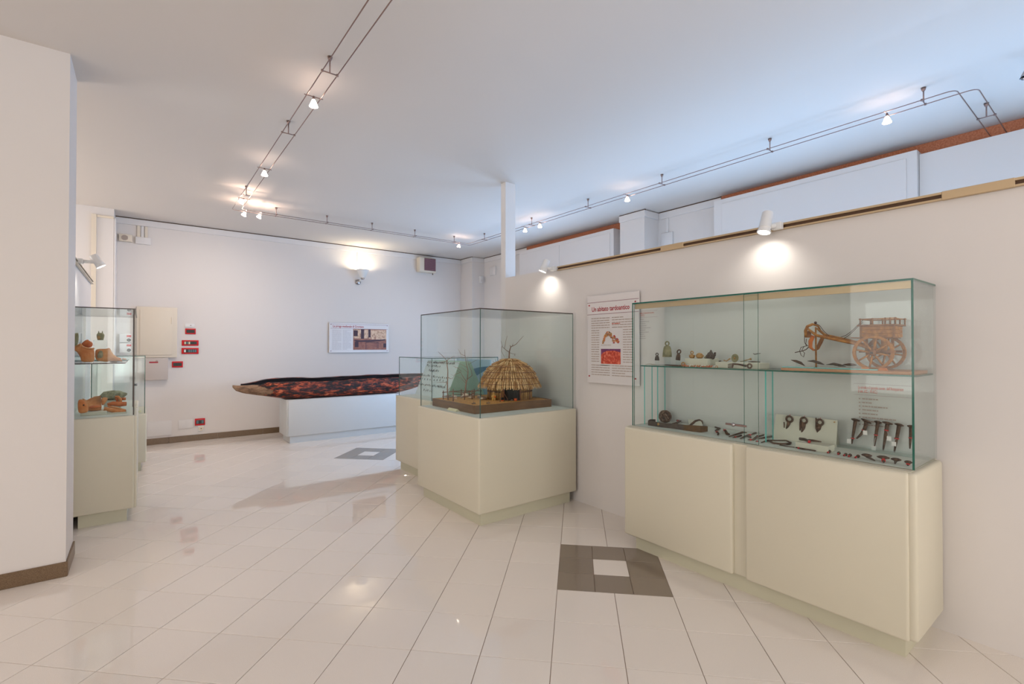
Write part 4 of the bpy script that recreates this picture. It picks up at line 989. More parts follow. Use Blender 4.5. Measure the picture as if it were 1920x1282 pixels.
mb = MB(); mb.add([(xa, by+.006, zf), (xc, by+.006, ztp), (xc, ye, ztp), (xa, ye, zf), (xa+.01, by+.006, zf), (xc+.01, by+.006, ztp), (xc+.01, ye, ztp), (xa+.01, ye, zf)],
                  [(0, 3, 2, 1), (4, 5, 6, 7), (0, 1, 5, 4), (1, 2, 6, 5), (2, 3, 7, 6), (3, 0, 4, 7)]); mb.build('slope_board', 'board_w', af)
mb = MB(); mb.add([(xb_, by+.006, zf), (xd, by+.006, ztp), (xd, ye, ztp), (xb_, ye, zf), (xb_-.01, by+.006, zf), (xd-.01, by+.006, ztp), (xd-.01, ye, ztp), (xb_-.01, ye, zf)],
                  [(0, 1, 2, 3), (4, 7, 6, 5), (0, 4, 5, 1), (1, 5, 6, 2), (2, 6, 7, 3), (3, 7, 4, 0)]); mb.build('slope_board', 'board_g', af)
MB().box((xc, by, ztp), (xd, ye, ztp+.004)).build('top_strip', 'board_g', af)
sl = Vector((xc-xa, 0, ztp-zf)); sl_l = sl.length; sl.normalize(); nrm = Vector((-sl.z, 0, sl.x))
mb = MB(); mb.prism([(0, .5), (.18, .42), (.26, .1), (.2, -.3), (0, -.5), (-.2, -.3), (-.26, .1), (-.18, .42)], (0, 0, 0), (0, -.024, 0), sl*.03, .005, taper=.5)
pm = mb.build('flint_point', 'iron2'); pm_mesh = pm.data; bpy.data.objects.remove(pm)
rowspec = [(.92, .02, .62, 24, 'top'), (.82, .04, .34, 8, 'second'), (.68, .13, .34, 7, 'third'), (.52, .02, .60, 15, 'fourth'), (.43, .03, .58, 9, 'fifth'), (.27, .02, .60, 19, 'sixth'), (.12, .18, .36, 5, 'lowest')]
ORD = 'first second third fourth fifth sixth seventh eighth ninth tenth eleventh twelfth thirteenth fourteenth fifteenth sixteenth seventeenth eighteenth nineteenth twentieth'.split()+['twenty-'+w_ for w_ in 'first second third fourth fifth'.split()]
for f, a, b, n, nm in rowspec:
    for k in range(n):
        yy = ye-.01-(ye-by-.03)*(a+(b-a)*(k+rng.uniform(-.2, .2))/max(1, n-1))*1.45
        if yy < by+.03: continue
        o_ = bpy.data.objects.new('flint_point', pm_mesh); C.objects.link(o_); o_.location = Vector((xa, yy, zf))+sl*sl_l*(f+rng.uniform(-.01, .01))+nrm*.0005
        sc_ = rng.uniform(.65, 1.1); o_.scale = (sc_, sc_*rng.uniform(.6, 1.0), sc_)
        tag(o_, 'small dark find, %s from the left in the %s row of the sloping board' % (ORD[k], nm), 'flint point', 'finds in the %s row of the board' % nm)
# pale blue board added in place of a bluish reflection in the glass
xm = 3.20; ma = thing('map_board', 'pale blue board with a darker blue shape, left of the thatch', 'display board', (xm, 5.0, zf))
mb = MB(); y0_, y1_ = 4.60, 5.355; mb.box((xm, y0_, zf), (xm+.012, y1_, 1.29)); mb.build('board', 'board_b', ma)
pts = [at_x(740+px*.109375, 640+py*.109375, xm-.001) for px, py in ((1340, 470), (1460, 440), (1600, 425), (1632, 440), (1560, 490), (1470, 545), (1410, 585))]
pts = [Vector((xm-.001, min(max(p.y, y0_+.005), y1_-.005), min(p.z, 1.28))) for p in pts]
mb = MB(); mb.add(pts, [tuple(range(len(pts)))]); mb.build('blue_shape', 'blue', ma)

# ================================================================== BIG CASE, UPPER SHELF
ZS = zsh+.0082; ZF = ZB+.0005
MB().box((GX+.018, GY0+.012, ZB-.003), (X1-.009, GY1-.012, ZB+.0004)).build('case_floor', 'beige_in', big)
def torus_pts(c, u, v, r, n=14): c = Vector(c); return [c+(Vector(u)*math.cos(2*math.pi*k/n)+Vector(v)*math.sin(2*math.pi*k/n))*r for k in range(n)]
UY = Vector((0, 1, 0)); UZ = Vector((0, 0, 1))
mm = lambda X, px: depth(at_x(px, 660, X))/FPX        # metres per pixel
def riser(px, zt, X, w):
    p = at_x(px, 680, X); t = thing('acrylic_riser', RL.pop(0), 'acrylic riser', (p.x, p.y, ZS), 'clear acrylic risers')
    MB().rbox((X-.012, p.y-w/2, ZS), (X+.012, p.y+w/2, zt), .002, 1).build('block', 'acrylic', t)
RL = ['clear acrylic riser under the small dark bell', 'clear acrylic riser under the large greenish bell', 'clear acrylic riser under the brown bell']
def bell(label, px, y_ring, y_top, y_bot, wpx, m, tilt=0, X=3.10, sq=.62):
    k = mm(X, px); c = at_x(px, y_bot, X); zt = at_x(px, y_top, X).z; zr = at_x(px, y_ring, X).z; w = wpx*k/2
    riser(px, c.z-.0005, X, w*1.2)
    t = thing('iron_bell', label, 'bell', c, 'old animal bells'); H = zt-c.z
    ax = Vector((0, tilt, 1)).normalized()
    MB().lathe([(w, 0), (w*.97, H*.3), (w*.82, H*.75), (w*.62, H*.96), (w*.3, H), (0, H), (0, H-.003), (w*.55, H*.92), (w*.76, H*.72), (w*.9, H*.3), (w*.93, 0)], c, ax, 14, m, close=True, sy=sq).build('bell_body', None, t, True)
    rr = (zr-zt)/2
    MB().tube(torus_pts(c+ax*(H+rr*.9), UY, ax, rr*.85), rr*.30, 8, closed=True).build('ring', m, t, True)
bell('small dark iron bell at the left end of the glass shelf', 1232, 661, 667, 675.5, 9.5, 'iron2')
bell('large greenish bronze bell on the glass shelf', 1251, 639, 648, 669, 19, 'bronze')
bell('brown tapering bell with ring handle right of the large one', 1271, 654.5, 663, 675, 9.5, 'iron', -.15)
# display blocks
def block(label, p0, p1, ytop, X, dpt):
    a = at_x(p0, 685, X); b = at_x(p1, 685, X); zt = at_x(p0, ytop, X).z
    t = tag(MB().rbox((X, b.y, ZS), (X+dpt, a.y, zt), .002, 1).build('display_block', 'block'), label, 'display block', 'grey beige display blocks'); return zt, a.y, b.y
XB1 = 2.99
zt1, ya1, yb1 = block('grey beige block on the shelf carrying small bronze weights', 1284, 1326, 671.5, XB1, .15)
zt2, ya2, yb2 = block('longer grey beige block on the shelf with the mirror disc', 1341, 1424, 678.5, XB1+.01, .13)
k = mm(3.03, 1297)
p = at_x(1297.5, 671, 3.03); t = thing('bronze_weight', 'round ochre weight with loop, left on the first block', 'weight', (p.x, p.y, zt1), 'ochre bronze weights'); p.z = zt1
MB().lathe([(0, 0), (5*k*.7, 0), (5.4*k, 3*k), (5.4*k, 5.5*k), (4.6*k, 6.5*k), (1.5*k, 7.2*k), (0, 7.2*k)], p, n=16).build('body', 'ochre', t, True)
MB().tube(torus_pts(p+UZ*(10.5*k), UY, UZ, 2.6*k), 1.1*k, 8, closed=True).build('loop', 'ochre', t, True)
p = at_x(1312, 671, 3.03); p.z = zt1; t = thing('bronze_weight', 'wide ochre bowl-shaped weight, middle of the first block', 'weight', p, 'ochre bronze weights')
MB().lathe([(0, 0), (4*k, 0), (7.2*k, 4*k), (7.2*k, 6*k), (6*k, 6.3*k), (5*k, 4.5*k), (0, 4*k)], p, n=16).build('body', 'ochre', t, True)
MB().lathe([(6.2*k, 5.6*k), (5*k, 8.5*k), (2.5*k, 10*k), (0, 10.2*k), (0, 9*k), (4.6*k, 7.8*k), (5.4*k, 5.2*k)], p+Vector((.008, .006, 0)), n=14, close=True).build('lid', 'ochre', t, True)
p = at_x(1333, 671, 3.05); p.z = zt1; t = thing('bronze_fragment', 'dark conical heap of fragments, right end of the first block', 'bronze fragment', p)
MB().blob(p+UZ*(5*k), (5*k, 9*k, 6*k), seed=3, amt=.4, sub=3).build('body', 'iron2', t, True)
MB().lathe([(7*k, 1*k), (4.5*k, 8*k), (1*k, 15.5*k), (0, 16*k)], p, n=10).build('cone', 'iron2', t, True)
MB().blob(p+UZ*(10*k)-UY*(8*k), (2*k, 2*k, 2*k), seed=1, amt=.2).build('knob', 'iron', t, True)
MB().blob(p+UZ*(2*k)+UY*(10*k), (3*k, 3*k, 2*k), seed=6, amt=.3).build('chip', 'bronze', t, True)
# mirror disc
p = at_x(1378, 678, 3.04); p.z = zt2; r_ = 7.4*k
t = thing('bronze_disc', 'round mottled bronze disc standing on the longer block', 'disc', p)
MB().lathe([(r_*.97, -.003), (r_, 0), (r_*.97, .003), (r_*.9, .002), (0, .003), (0, -.003)], p+UZ*r_, (-1, .25, .1), 24, 'bronze').build('disc', None, t)
MB().lathe([(r_*.3, .003), (r_*.2, .005), (0, .006)], p+UZ*r_, (-1, .25, .1), 12, 'ochre').build('boss', None, t, True)
# little finds on the longer block
def lay(label, name, cat, pts, rad, m, z, group=None, red=None, flat=1.0, X=None, n=6):
    q = []
    for (x, y) in pts:
        v = at_z(x, y, z+max(rad if not hasattr(rad, '__len__') else max(rad), .002)) if X is None else at_x(x, y, X)
        if X is None: v.x = min(max(v.x, GX+.035), X1-.03); 
        q.append(v)
    t = thing(name, label, cat, (q[0].x, q[0].y, z), group)
    MB().tube(q, rad, n, flat=flat).build('body', m, t, True)
    if red is not None:
        v = q[0].lerp(q[-1], red) if len(q) == 2 else q[min(len(q)-1, int(red*len(q)))]
        rr = (rad if not hasattr(rad, '__len__') else max(rad))
        MB().lathe([(rr*1.15, -.003), (rr*1.25, 0), (rr*1.15, .003)], v, (q[-1]-q[0]), 8, 'red').build('red_thread', None, t)
    return t
Xf = 3.05
for lab, nm, cat, pts, rad, m, red in [
    ('tiny iron stud at the left end of the longer block', 'iron_stud', 'stud', [(1348, 677), (1352, 676.6)], [.004, .003], 'iron', None),
    ('short headed pin left of the bronze disc', 'iron_pin', 'pin', [(1357, 675), (1362, 677), (1369, 672)], [.004, .003, .005], 'ochre', None),
    ('long thin spoon-like tool right of the bronze disc', 'bronze_tool', 'tool', [(1388, 677.5), (1396, 677), (1404, 674)], [.003, .002, .002], 'bronze', None),
    ('headed bronze pin across the middle of the longer block', 'bronze_pin', 'pin', [(1394, 676), (1405, 673.5), (1408, 673)], [.002, .003, .009], 'ochre', None),
    ('red threaded pin at the right end of the longer block', 'bronze_pin', 'pin', [(1403, 678.3), (1412, 678), (1425, 678.4)], [.002, .005, .003], 'iron', .7),
    ('twisted wire find held above the right end of the block', 'bronze_wire', 'wire', [(1412, 662.5), (1415, 664), (1420, 663), (1426, 662.3)], [.002, .003, .003, .002], 'iron2', None)]:
    lay(lab, nm, cat, pts, rad, m, zt2, X=Xf if 'wire' not in nm else 3.12)
t = thing('acrylic_riser', 'thin clear stand under the twisted wire find', 'acrylic riser', at_x(1422, 690, 3.12), 'clear acrylic risers')
p = at_x(1420, 664, 3.13); MB().rbox((3.125, p.y-.018, ZS), (3.135, p.y+.018, p.z), .001, 1).build('block', 'acrylic', t)
# things lying on the shelf
lay('thin flat blade at the left end of the glass shelf', 'iron_spearhead', 'blade', [(1210, 683), (1218, 682), (1226, 683), (1232, 684)], [.003, .005, .005, .002], 'bronze', ZS, flat=.4, X=3.0)
lay('long dark handle with ochre ring end on the shelf', 'iron_poker', 'handle', [(1247, 684), (1262, 685), (1275, 685.5), (1284, 685)], [.003, .006, .006, .010], 'iron', ZS, X=2.97)
p = at_x(1281, 684, 2.965); p.z = ZS+.016
tag(MB().tube(torus_pts(p, UY, UZ, .0125), .0045, 8, closed=True).build('bronze_ring', 'ochre', None, True), 'ochre ring beside the long handle on the shelf', 'ring')
neck = thing('bead_string', 'string of tiny red and cream beads along the shelf front', 'bead string', at_x(1310, 690, 2.95))
bm_ = {}
for m_ in ('terracotta_pale', 'redink2', 'paper', 'ochre'):
    q = MB(); q.blob((0, 0, 0), (.005, .006, .0045), amt=.1, sub=1); o_ = q.build('bead', m_, None, True, origin=(0, 0, 0)); bm_[m_] = o_.data; bpy.data.objects.remove(o_)
for kk in range(58):
    px_ = 1281+64*kk/57; p = at_x(px_, 690, 2.95+.010*math.sin(kk*.9)+rng.uniform(0, .012)); p.z = ZS+.0048+(.006 if kk % 4 == 0 else 0)
    o_ = bpy.data.objects.new('bead', bm_[rng.choice(list(bm_))]); C.objects.link(o_); o_.parent = neck; o_.location = p-neck.location
# iron rake / fork
Xk = 2.945; t = thing('iron_fork', 'dark iron rake head with ring handle on the shelf', 'iron fork', at_x(1390, 690, Xk))
zz = ZS
pt = lambda x, y: (lambda v: Vector((v.x, v.y, max(v.z, ZS+.005))))(at_x(x, y, Xk))
MB().tube([pt(1375, 682), pt(1385, 683), pt(1399, 686)], [.005, .005, .007], 8).build('shaft', 'iron', t, True)
MB().tube(torus_pts(pt(1405.5, 686), UY, UZ, .0125), .0052, 8, closed=True).build('ring', 'iron', t, True)
MB().tube([pt(1375, 681), pt(1373, 689.5)], [.0055, .005], 8).build('head_bar', 'iron', t, True)
for y_ in (682, 684.3, 686.6, 689): MB().tube([pt(1373.5, y_), pt(1369, y_+.2), pt(1365, y_+1.0)], [.003, .0028, .002], 6).build('tine', 'iron', t, True)
# wooden slab, teal glass plates, spear blades
sx0, sx1 = 2.935, 3.215; sya = at_x(1464, 690, sx0).y; syb = GY0+.03; sz1 = ZS+.0155
tag(MB().rbox((sx0, syb, ZS), (sx1, sya, sz1), .002, 1).build('wooden_slab', 'slab'), 'pale wooden slab under the cart model on the glass shelf', 'wooden slab')
M['teal_plate'] = mat('teal_glass_plate', (120, 196, 192), .1)
gz = sz1+.006
for lab, a, b in (('left teal glass plate on the wooden slab', 1466, 1526), ('right teal glass plate on the wooden slab', 1527, 1645)):
    pa = at_x(a, 687, 2.955).y; pb_ = at_x(b, 687, 2.955).y
    tag(MB().rbox((2.955, pb_, sz1), (3.03, pa, gz), .001, 1).build('glass_plate', 'teal_plate'), lab, 'glass plate', 'teal glass plates')
def cp(cx, cy, X): return at_x(1460+cx*.13542, 590+cy*.13542, X)
for lab, pts, m_ in [('upturned leaf-shaped blade at the left on the teal plate', [(170, 625), (235, 640), (300, 665), (360, 705)], 'iron'),
                     ('broad leaf-shaped blade, second from left on the teal plate', [(400, 640), (480, 640), (560, 665), (632, 690)], 'iron2'),
                     ('long flat leaf-shaped blade, third on the teal plate', [(660, 690), (760, 680), (850, 700), (930, 715)], 'iron2'),
                     ('flat leaf-shaped blade nearest the cart wheel', [(890, 690), (960, 688), (1030, 692), (1082, 697)], 'iron')]:
    q = [cp(a, b, 2.985) for a, b in pts]
    for v in q: v.z = max(v.z, gz+.004)
    t = thing('iron_spearhead', lab, 'blade', (q[0].x, q[0].y, gz), 'leaf-shaped iron blades')
    MB().tube(q, [.003, .017, .018, .003], 10, flat=.4, upv=(0, 0, 1)).build('blade', m_, t, True)
    v = (q[1]+q[2])/2; MB().rbox((v.x-.006, v.y-.01, gz), (v.x+.006, v.y+.01, max(gz+.003, v.z-.004)), .001, 1).build('rest', 'acrylic', t)

# ---- the cart model
XN, XF_ = 2.985, 3.185; wc = cp(1305, 515, XN); WR = .0895; wz = sz1+WR+.0005
cart = thing('cart_model', 'golden brown wooden two-wheeled cart model with shafts and harness', 'model cart', (3.08, wc.y, sz1))
def wheel(X):
    c = Vector((X, wc.y, wz)); w = None
    n = 36; prof = [(WR-.014, -.006), (WR, -.006), (WR, .006), (WR-.014, .006)]
    w = MB().lathe(prof, c, (1, 0, 0), n, 'cartwood', close=True).build('wheel_rim', None, cart)
    for k in range(40): 
        a = 2*math.pi*k/40; MB().blob(c+Vector((0, math.cos(a), math.sin(a)))*(WR-.0005), .0022, amt=0, sub=1).build('rim_stud', 'iron2', w) if k % 2 == 0 else None
    for k in range(8):
        a = 2*math.pi*(k+.25)/8; d = Vector((0, math.cos(a), math.sin(a)))
        MB().tube([c+d*.010, c+d*(WR-.012)], [.0055, .0045], 6).build('spoke', 'cartwood', w, True)
    MB().lathe([(.010, -.016), (.015, -.010), (.016, .0), (.015, .010), (.010, .016)], c, (1, 0, 0), 14, 'cartwood2').build('hub', None, w, True)
    MB().tube([c-Vector((.026, 0, 0)), c+Vector((.012, 0, 0))], .0055, 8).build('axle_end', 'iron2', w, True)
wheel(XN); wheel(XF_)
MB().tube([(XN, wc.y, wz), (XF_, wc.y, wz)], .007, 8).build('axle', 'cartwood2', cart, True)
def brd(name, pts, X0_, X1_, m_='cartwood'):
    """a board: outline in the side view (crop points), between two depths"""
    o_ = MB(); P0 = [cp(a, b, X0_) for a, b in pts]; vs = [(X0_, p.y, p.z) for p in P0]+[(X1_, p.y, p.z) for p in P0]; n = len(P0)
    o_.add(vs, [tuple(range(n)), tuple(reversed(range(n, 2*n)))]+[(i, n+i, n+(i+1) % n, (i+1) % n) for i in range(n)]); return o_.build(name, m_, cart)
BX0, BX1 = 3.005, 3.165
# body: planked sides and ends
a = cp(1155, 160, BX0); b = cp(1562, 308, BX0); yl, yr, zt_, zb_ = a.y, b.y, a.z, b.z
dz = (zt_-zb_)/3
for k in range(3):
    z0_ = zb_+dz*k
    for X in (BX0, BX1-.006): MB().rbox((X, yr, z0_+.0006), (X+.006, yl, z0_+dz-.0006), .001, 1).build('side_plank', 'cartwood', cart)
    for Y in (yr-.006, yl): MB().rbox((BX0, Y, z0_+.0006), (BX1, Y+.006, z0_+dz-.0006), .001, 1).build('end_plank', 'cartwood', cart)
MB().rbox((BX0, yr, zb_-.006), (BX1, yl, zb_), .001, 1).build('body_floor', 'cartwood2', cart)
for Y in (yl+.006, yr-.012): 
    MB().box((BX0-.004, Y-.003, zb_-.004), (BX0+.004, Y+.004, zt_)).build('corner_post', 'cartwood2', cart)
tz = zt_+.008
for (x0_, x1_, y0_, y1_) in ((BX0-.014, BX0+.012, yr-.018, yl+.02), (BX1-.012, BX1+.014, yr-.018, yl+.02), (BX0+.012, BX1-.012, yr-.018, yr+.006), (BX0+.012, BX1-.012, yl-.004, yl+.02)):
    MB().rbox((x0_, y0_, zt_), (x1_, y1_, tz), .001, 1).build('rim_board', 'cartwood2', cart)
zr_ = cp(1180, 62, BX0).z
for X in (BX0, BX1):
    ys = [yl+.008-(yl+.016-yr+.008)*f for f in (0, .36, .72, .86, 1)]
    for Y in ys: MB().tube([(X, Y, tz), (X, Y, zr_+.005)], .0038, 6).build('rail_post', 'cartwood2', cart, True)
    MB().tube([(X, ys[0]+.006, zr_), (X, ys[-1]-.006, zr_)], .0034, 6).build('rail', 'cartwood', cart, True)
for Y in (yl+.008, yr-.008): MB().tube([(BX0, Y, zr_), (BX1, Y, zr_)], .0034, 6).build('rail', 'cartwood', cart, True)
# legs between body and axle frame
fz = wz+.018
for X in (BX0+.018, BX1-.024):
    for f in (.1, .4, .75): 
        Y = yl+(yr-yl)*f; MB().box((X, Y-.006, fz-.006), (X+.008, Y+.006, zb_-.006)).build('support_post', 'cartwood', cart)
    MB().box((X-.002, yr-.01, fz-.018), (X+.010, yl+.02, fz-.006)).build('chassis_beam', 'cartwood2', cart)
MB().rbox((BX0-.01, yl+.006, cp(1100, 325, BX0).z), (BX1, yl+.05, cp(1100, 312, BX0).z), .001, 1).build('seat_board', 'cartwood2', cart)
# shafts, one on each side
for X, pts in ((BX0, [(1400, 505), (1060, 398), (800, 345), (520, 285), (400, 190)]), (BX1, [(1440, 505), (1090, 385), (880, 335), (640, 280), (530, 185)])):
    MB().tube([cp(a, b, X if i < 3 else X+(.02 if X < 3.1 else -.02)*(i-2)/2) for i, (a, b) in enumerate(pts)], [.0075, .0085, .0085, .008, .006], 8).build('shaft', 'cartwood', cart, True)
# yoke and collar
MB().tube([cp(372, 310, 3.03), cp(372, 220, 3.03), cp(400, 160, 3.04), cp(470, 130, 3.06), cp(545, 155, 3.09), cp(575, 200, 3.11)], [.005, .009, .010, .010, .009, .005], 8, flat=.6).build('yoke', 'cartwood', cart, True)
MB().lathe([(.004, 0), (.008, .008), (.006, .014), (0, .016)], cp(510, 130, 3.07), n=10).build('yoke_knob', 'leather', cart, True)
MB().tube([cp(480, 290, 3.03), cp(440, 370, 3.03), cp(440, 450, 3.04), cp(490, 495, 3.05)], [.010, .012, .011, .006], 8, flat=.4).build('collar_strap', 'terracotta2', cart, True)
MB().tube([cp(620, 290, 3.10), cp(580, 380, 3.09), cp(535, 470, 3.07), cp(500, 495, 3.05)], [.010, .011, .010, .006], 8, flat=.4).build('collar_strap', 'cartwood2', cart, True)
MB().rbox(cp(425, 315, 3.035)-Vector((.004, .008, .0)), cp(385, 225, 3.035)+Vector((.006, .006, 0)), .001, 1).build('yoke_block', 'cartwood2', cart)
pb_ = cp(518, 620, 3.06); pb_.z = gz if pb_.x < 3.03 else sz1
MB().tube([pb_, cp(513, 170, 3.06)], .0048, 8).build('prop_stick', 'cartwood', cart, True)
# reins and halter
for X, pts in ((BX0+.01, [(1170, 70), (1090, 150), (1000, 235), (930, 285), (860, 310)]), (BX1-.01, [(1165, 105), (1090, 170), (1000, 260), (950, 300), (905, 325)]), (3.06, [(520, 125), (570, 150), (620, 220), (700, 295)])):
    MB().tube([cp(a, b, X) for a, b in pts], .0016, 5).build('rein', 'leather', cart, True)
for pts in ([(378, 180), (358, 260), (358, 380), (385, 430), (430, 430)], [(385, 330), (375, 400), (400, 430)], [(430, 430), (380, 480), (330, 500), (225, 522)], [(385, 430), (310, 450), (290, 500), (310, 560), (345, 585), (358, 530), (320, 490), (350, 440)]):
    MB().tube([cp(a, b, 3.05) for a, b in pts], .0018 if pts[-1] != (225, 522) else .0026, 5).build('halter', 'leather', cart, True)
yk = cp(1470, 740, 3.0).y
for Y in (yk, wc.y+.03): MB().prism([(-.02, 0), (.02, 0), (.012, .014), (-.012, .014)], (XN-.004, Y, sz1), (0, 1, 0), (0, 0, 1), -.02).build('wheel_chock', 'terracotta', cart)

# ================================================================== BIG CASE, LOWER LEVEL
p = at_z(1244, 789, ZF); p.x = min(p.x, 3.15); p.y = min(p.y, GY1-.062); k = depth(p)/FPX
t = thing('coiled_chain_ball', 'brown knotted ball of coiled iron chain, left in lower case', 'chain ball', (p.x, p.y, ZF))
c = p+UZ*(11*k)
MB().blob(c, (10*k, 10*k, 10.5*k), seed=2, amt=.08, sub=3).build('core', 'iron2', t, True)
for j in range(14):
    ax = Vector((rng.uniform(-1, 1), rng.uniform(-1, 1), rng.uniform(-.7, .7))).normalized(); u, v = frame(ax); h_ = rng.uniform(-.6, .6)*10*k; rr = math.sqrt(max((10.6*k)**2-h_*h_, 1e-6))
    MB().tube([c+ax*h_+(u*math.cos(q)+v*math.sin(q))*rr*(1+.04*math.sin(q*9)) for q in [2*math.pi*e/22 for e in range(22)]], 1.35*k, 6, closed=True).build('coil', 'iron' if j % 2 else 'log', t, True)
M['blade_rust'] = mat('ochre_rust_blade', (112, 74, 28), .8, col2=(72, 54, 26), scale=60, bump=.5)
t = thing('iron_strap', 'long bent iron strap ending in a broad rusty blade', 'iron strap', at_z(1270, 800, ZF))
q = [at_z(x, y, ZF+.012) for x, y in ((1232, 784), (1222, 786), (1215, 790), (1216, 794), (1235, 797), (1262, 800), (1282, 803))]
for v in q: v.x = min(max(v.x, 2.875), 3.07); v.y = min(v.y, GY1-.03)
def band(q, hs, th):
    vs = []; fs = []; n = len(q)
    for i, p_ in enumerate(q):
        d = q[min(i+1, n-1)]-q[max(i-1, 0)]; d.z = 0; d.normalize(); sd = Vector((-d.y, d.x, 0))*th/2
        for e in (-1, 1):
            for z_ in (ZF, ZF+hs[i]): vs.append((p_.x+sd.x*e, p_.y+sd.y*e, z_))
    for i in range(n-1):
        a_, b_ = i*4, i*4+4; fs += [(a_, b_, b_+1, a_+1), (a_+2, a_+3, b_+3, b_+2), (a_+1, b_+1, b_+3, a_+3), (a_, a_+2, b_+2, b_)]
    fs += [(0, 1, 3, 2), (n*4-4, n*4-2, n*4-1, n*4-3)]
    return MB().add(vs, fs)
band(q, [.020, .026, .032, .034, .032, .034, .038], .008).build('strap', 'iron2', t)
q2 = [q[-1], at_z(1297, 805, ZF+.013), at_z(1313, 806.5, ZF+.014), at_z(1326, 803, ZF+.02)]
for v in q2: v.x = max(v.x, 2.885)
band(q2, [.036, .042, .044, .034], .009).build('blade', 'blade_rust', t)
MB().blob(q[4]+Vector((-.004, 0, .008)), (.006, .009, .009), seed=1, amt=.2).build('rivet', 'ochre', t, True)
# wedge with a sickle tip
a = at_z(1300, 800, ZF); 
def wedge(label, pts, h0_, h1_):
    P = [at_z(x, y, ZF) for x, y in pts]
    for v in P: v.x = min(max(v.x, GX+.03), X1-.02)
    mb = MB(); vs = [(v.x, v.y, ZF) for v in P]+[(v.x, v.y, ZF+(h0_ if i < 2 else h1_)) for i, v in enumerate(P)]
    mb.add(vs, [(3, 2, 1, 0), (4, 5, 6, 7), (0, 1, 5, 4), (1, 2, 6, 5), (2, 3, 7, 6), (3, 0, 4, 7)])
    return tag(mb.build('display_wedge', 'block'), label, 'display block', 'grey beige display blocks')
wedge('white wedge under the curved sickle fragment', [(1293, 803), (1318, 803), (1323, 797), (1300, 793)], .004, .038)
def fpt(x, y, h=.006): v = at_z(x, y, ZF+h); v.x = min(max(v.x, GX+.03), X1-.025); v.y = min(max(v.y, GY0+.02), GY1-.03); return v
def finds(label, pts, rad, m='iron', red=None, cat='iron find', name='iron_fragment', flat=.75, h=None, group='small rusted iron finds on the case floor'):
    rm = max(rad); q = [fpt(x, y, (h or 0)+rm*.8) for x, y in pts]
    t = thing(name, label, cat, (q[0].x, q[0].y, ZF), group)
    MB().tube(q, rad, 7, flat=flat).build('body', m, t, True)
    if red is not None:
        i = min(len(q)-2, int(red*(len(q)-1))); d = q[i+1]-q[i]; v = q[i]+d*.5
        MB().tube([v-d.normalized()*.004, v+d.normalized()*.004], rm*1.12, 7, flat=flat).build('red_thread', 'red', t)
    return t
t = thing('iron_sickle', 'curved sickle fragment on the white wedge', 'sickle', at_x(1300, 800, 2.985))
MB().tube([at_x(x, y, 2.985) for x, y in ((1291, 801), (1298, 794), (1304, 789), (1311, 787), (1316, 789), (1318, 795))], [.013, .013, .012, .010, .007, .003], 8, flat=.6).build('body', 'iron', t, True)
finds('twisted double-bent iron hook behind the long strap', [(1261, 794), (1268, 793), (1274, 790), (1277, 787), (1283, 788)], [.006, .010, .009, .010, .006], red=.5, h=.008)
finds('S-shaped iron fragment, first right of the broad blade', [(1343, 800), (1349, 803), (1342, 807), (1347, 812), (1346, 815)], [.006, .008, .007, .006, .004], red=.5)
finds('thick crooked iron fragment, second right of the broad blade', [(1357, 805), (1361, 808), (1363, 813), (1367, 814)], [.005, .008, .009, .008], red=.2)
finds('long slightly bent iron blade behind the lock', [(1367, 818), (1380, 814), (1392, 810), (1400, 811)], [.004, .006, .008, .005])
finds('short iron chip under the long bent blade', [(1374, 820), (1383, 818), (1390, 816)], [.003, .006, .006], red=.3)
finds('thin pointed iron fragment at the pane overlap', [(1388, 822), (1396, 818), (1404, 814)], [.003, .006, .004])
finds('knobbed iron fragment behind the pane overlap', [(1402, 816), (1410, 814), (1414, 812), (1418, 811)], [.004, .004, .008, .006], red=.2)
finds('stubby iron fragment right of the pane overlap', [(1402, 818.5), (1408, 819.5)], [.006, .006])
finds('flat iron fragment in front of the pane overlap', [(1402, 824), (1412, 824), (1417, 820), (1420, 816)], [.003, .006, .007, .004], red=.1)
finds('long iron fragment rising right towards the support', [(1416, 820), (1424, 817), (1432, 815)], [.005, .006, .005], red=.4)
finds('tiny red-threaded iron chip in front', [(1417, 827), (1422, 827)], [.004, .004], red=.0)
finds('straight pointed iron rod by the shelf support', [(1420, 822.5), (1434, 820), (1449, 817.5)], [.003, .007, .007])
t = finds('iron shears with two slender arms on the case floor', [(1428, 829), (1440, 825), (1456, 825.5), (1474, 825.5), (1481, 829)], [.004, .006, .005, .005, .006], group=None, name='iron_shears', cat='shears')
MB().tube([fpt(1441, 825.5), fpt(1450, 830.5), (fpt(1466, 832)), fpt(1480, 832), fpt(1483, 829.5)], [.005, .005, .005, .006, .005], 7).build('arm', 'iron', t, True)
finds('thin iron awl lying before the shears', [(1462, 834), (1474, 836), (1490, 838.5)], [.004, .0035, .0025], group=None, name='iron_awl', cat='awl')
finds('thin iron rod with red thread before the small block', [(1492, 838.5), (1504, 841), (1516, 842.5), (1529, 845)], [.004, .006, .004, .005], red=.1, group=None, name='iron_rod', cat='rod')
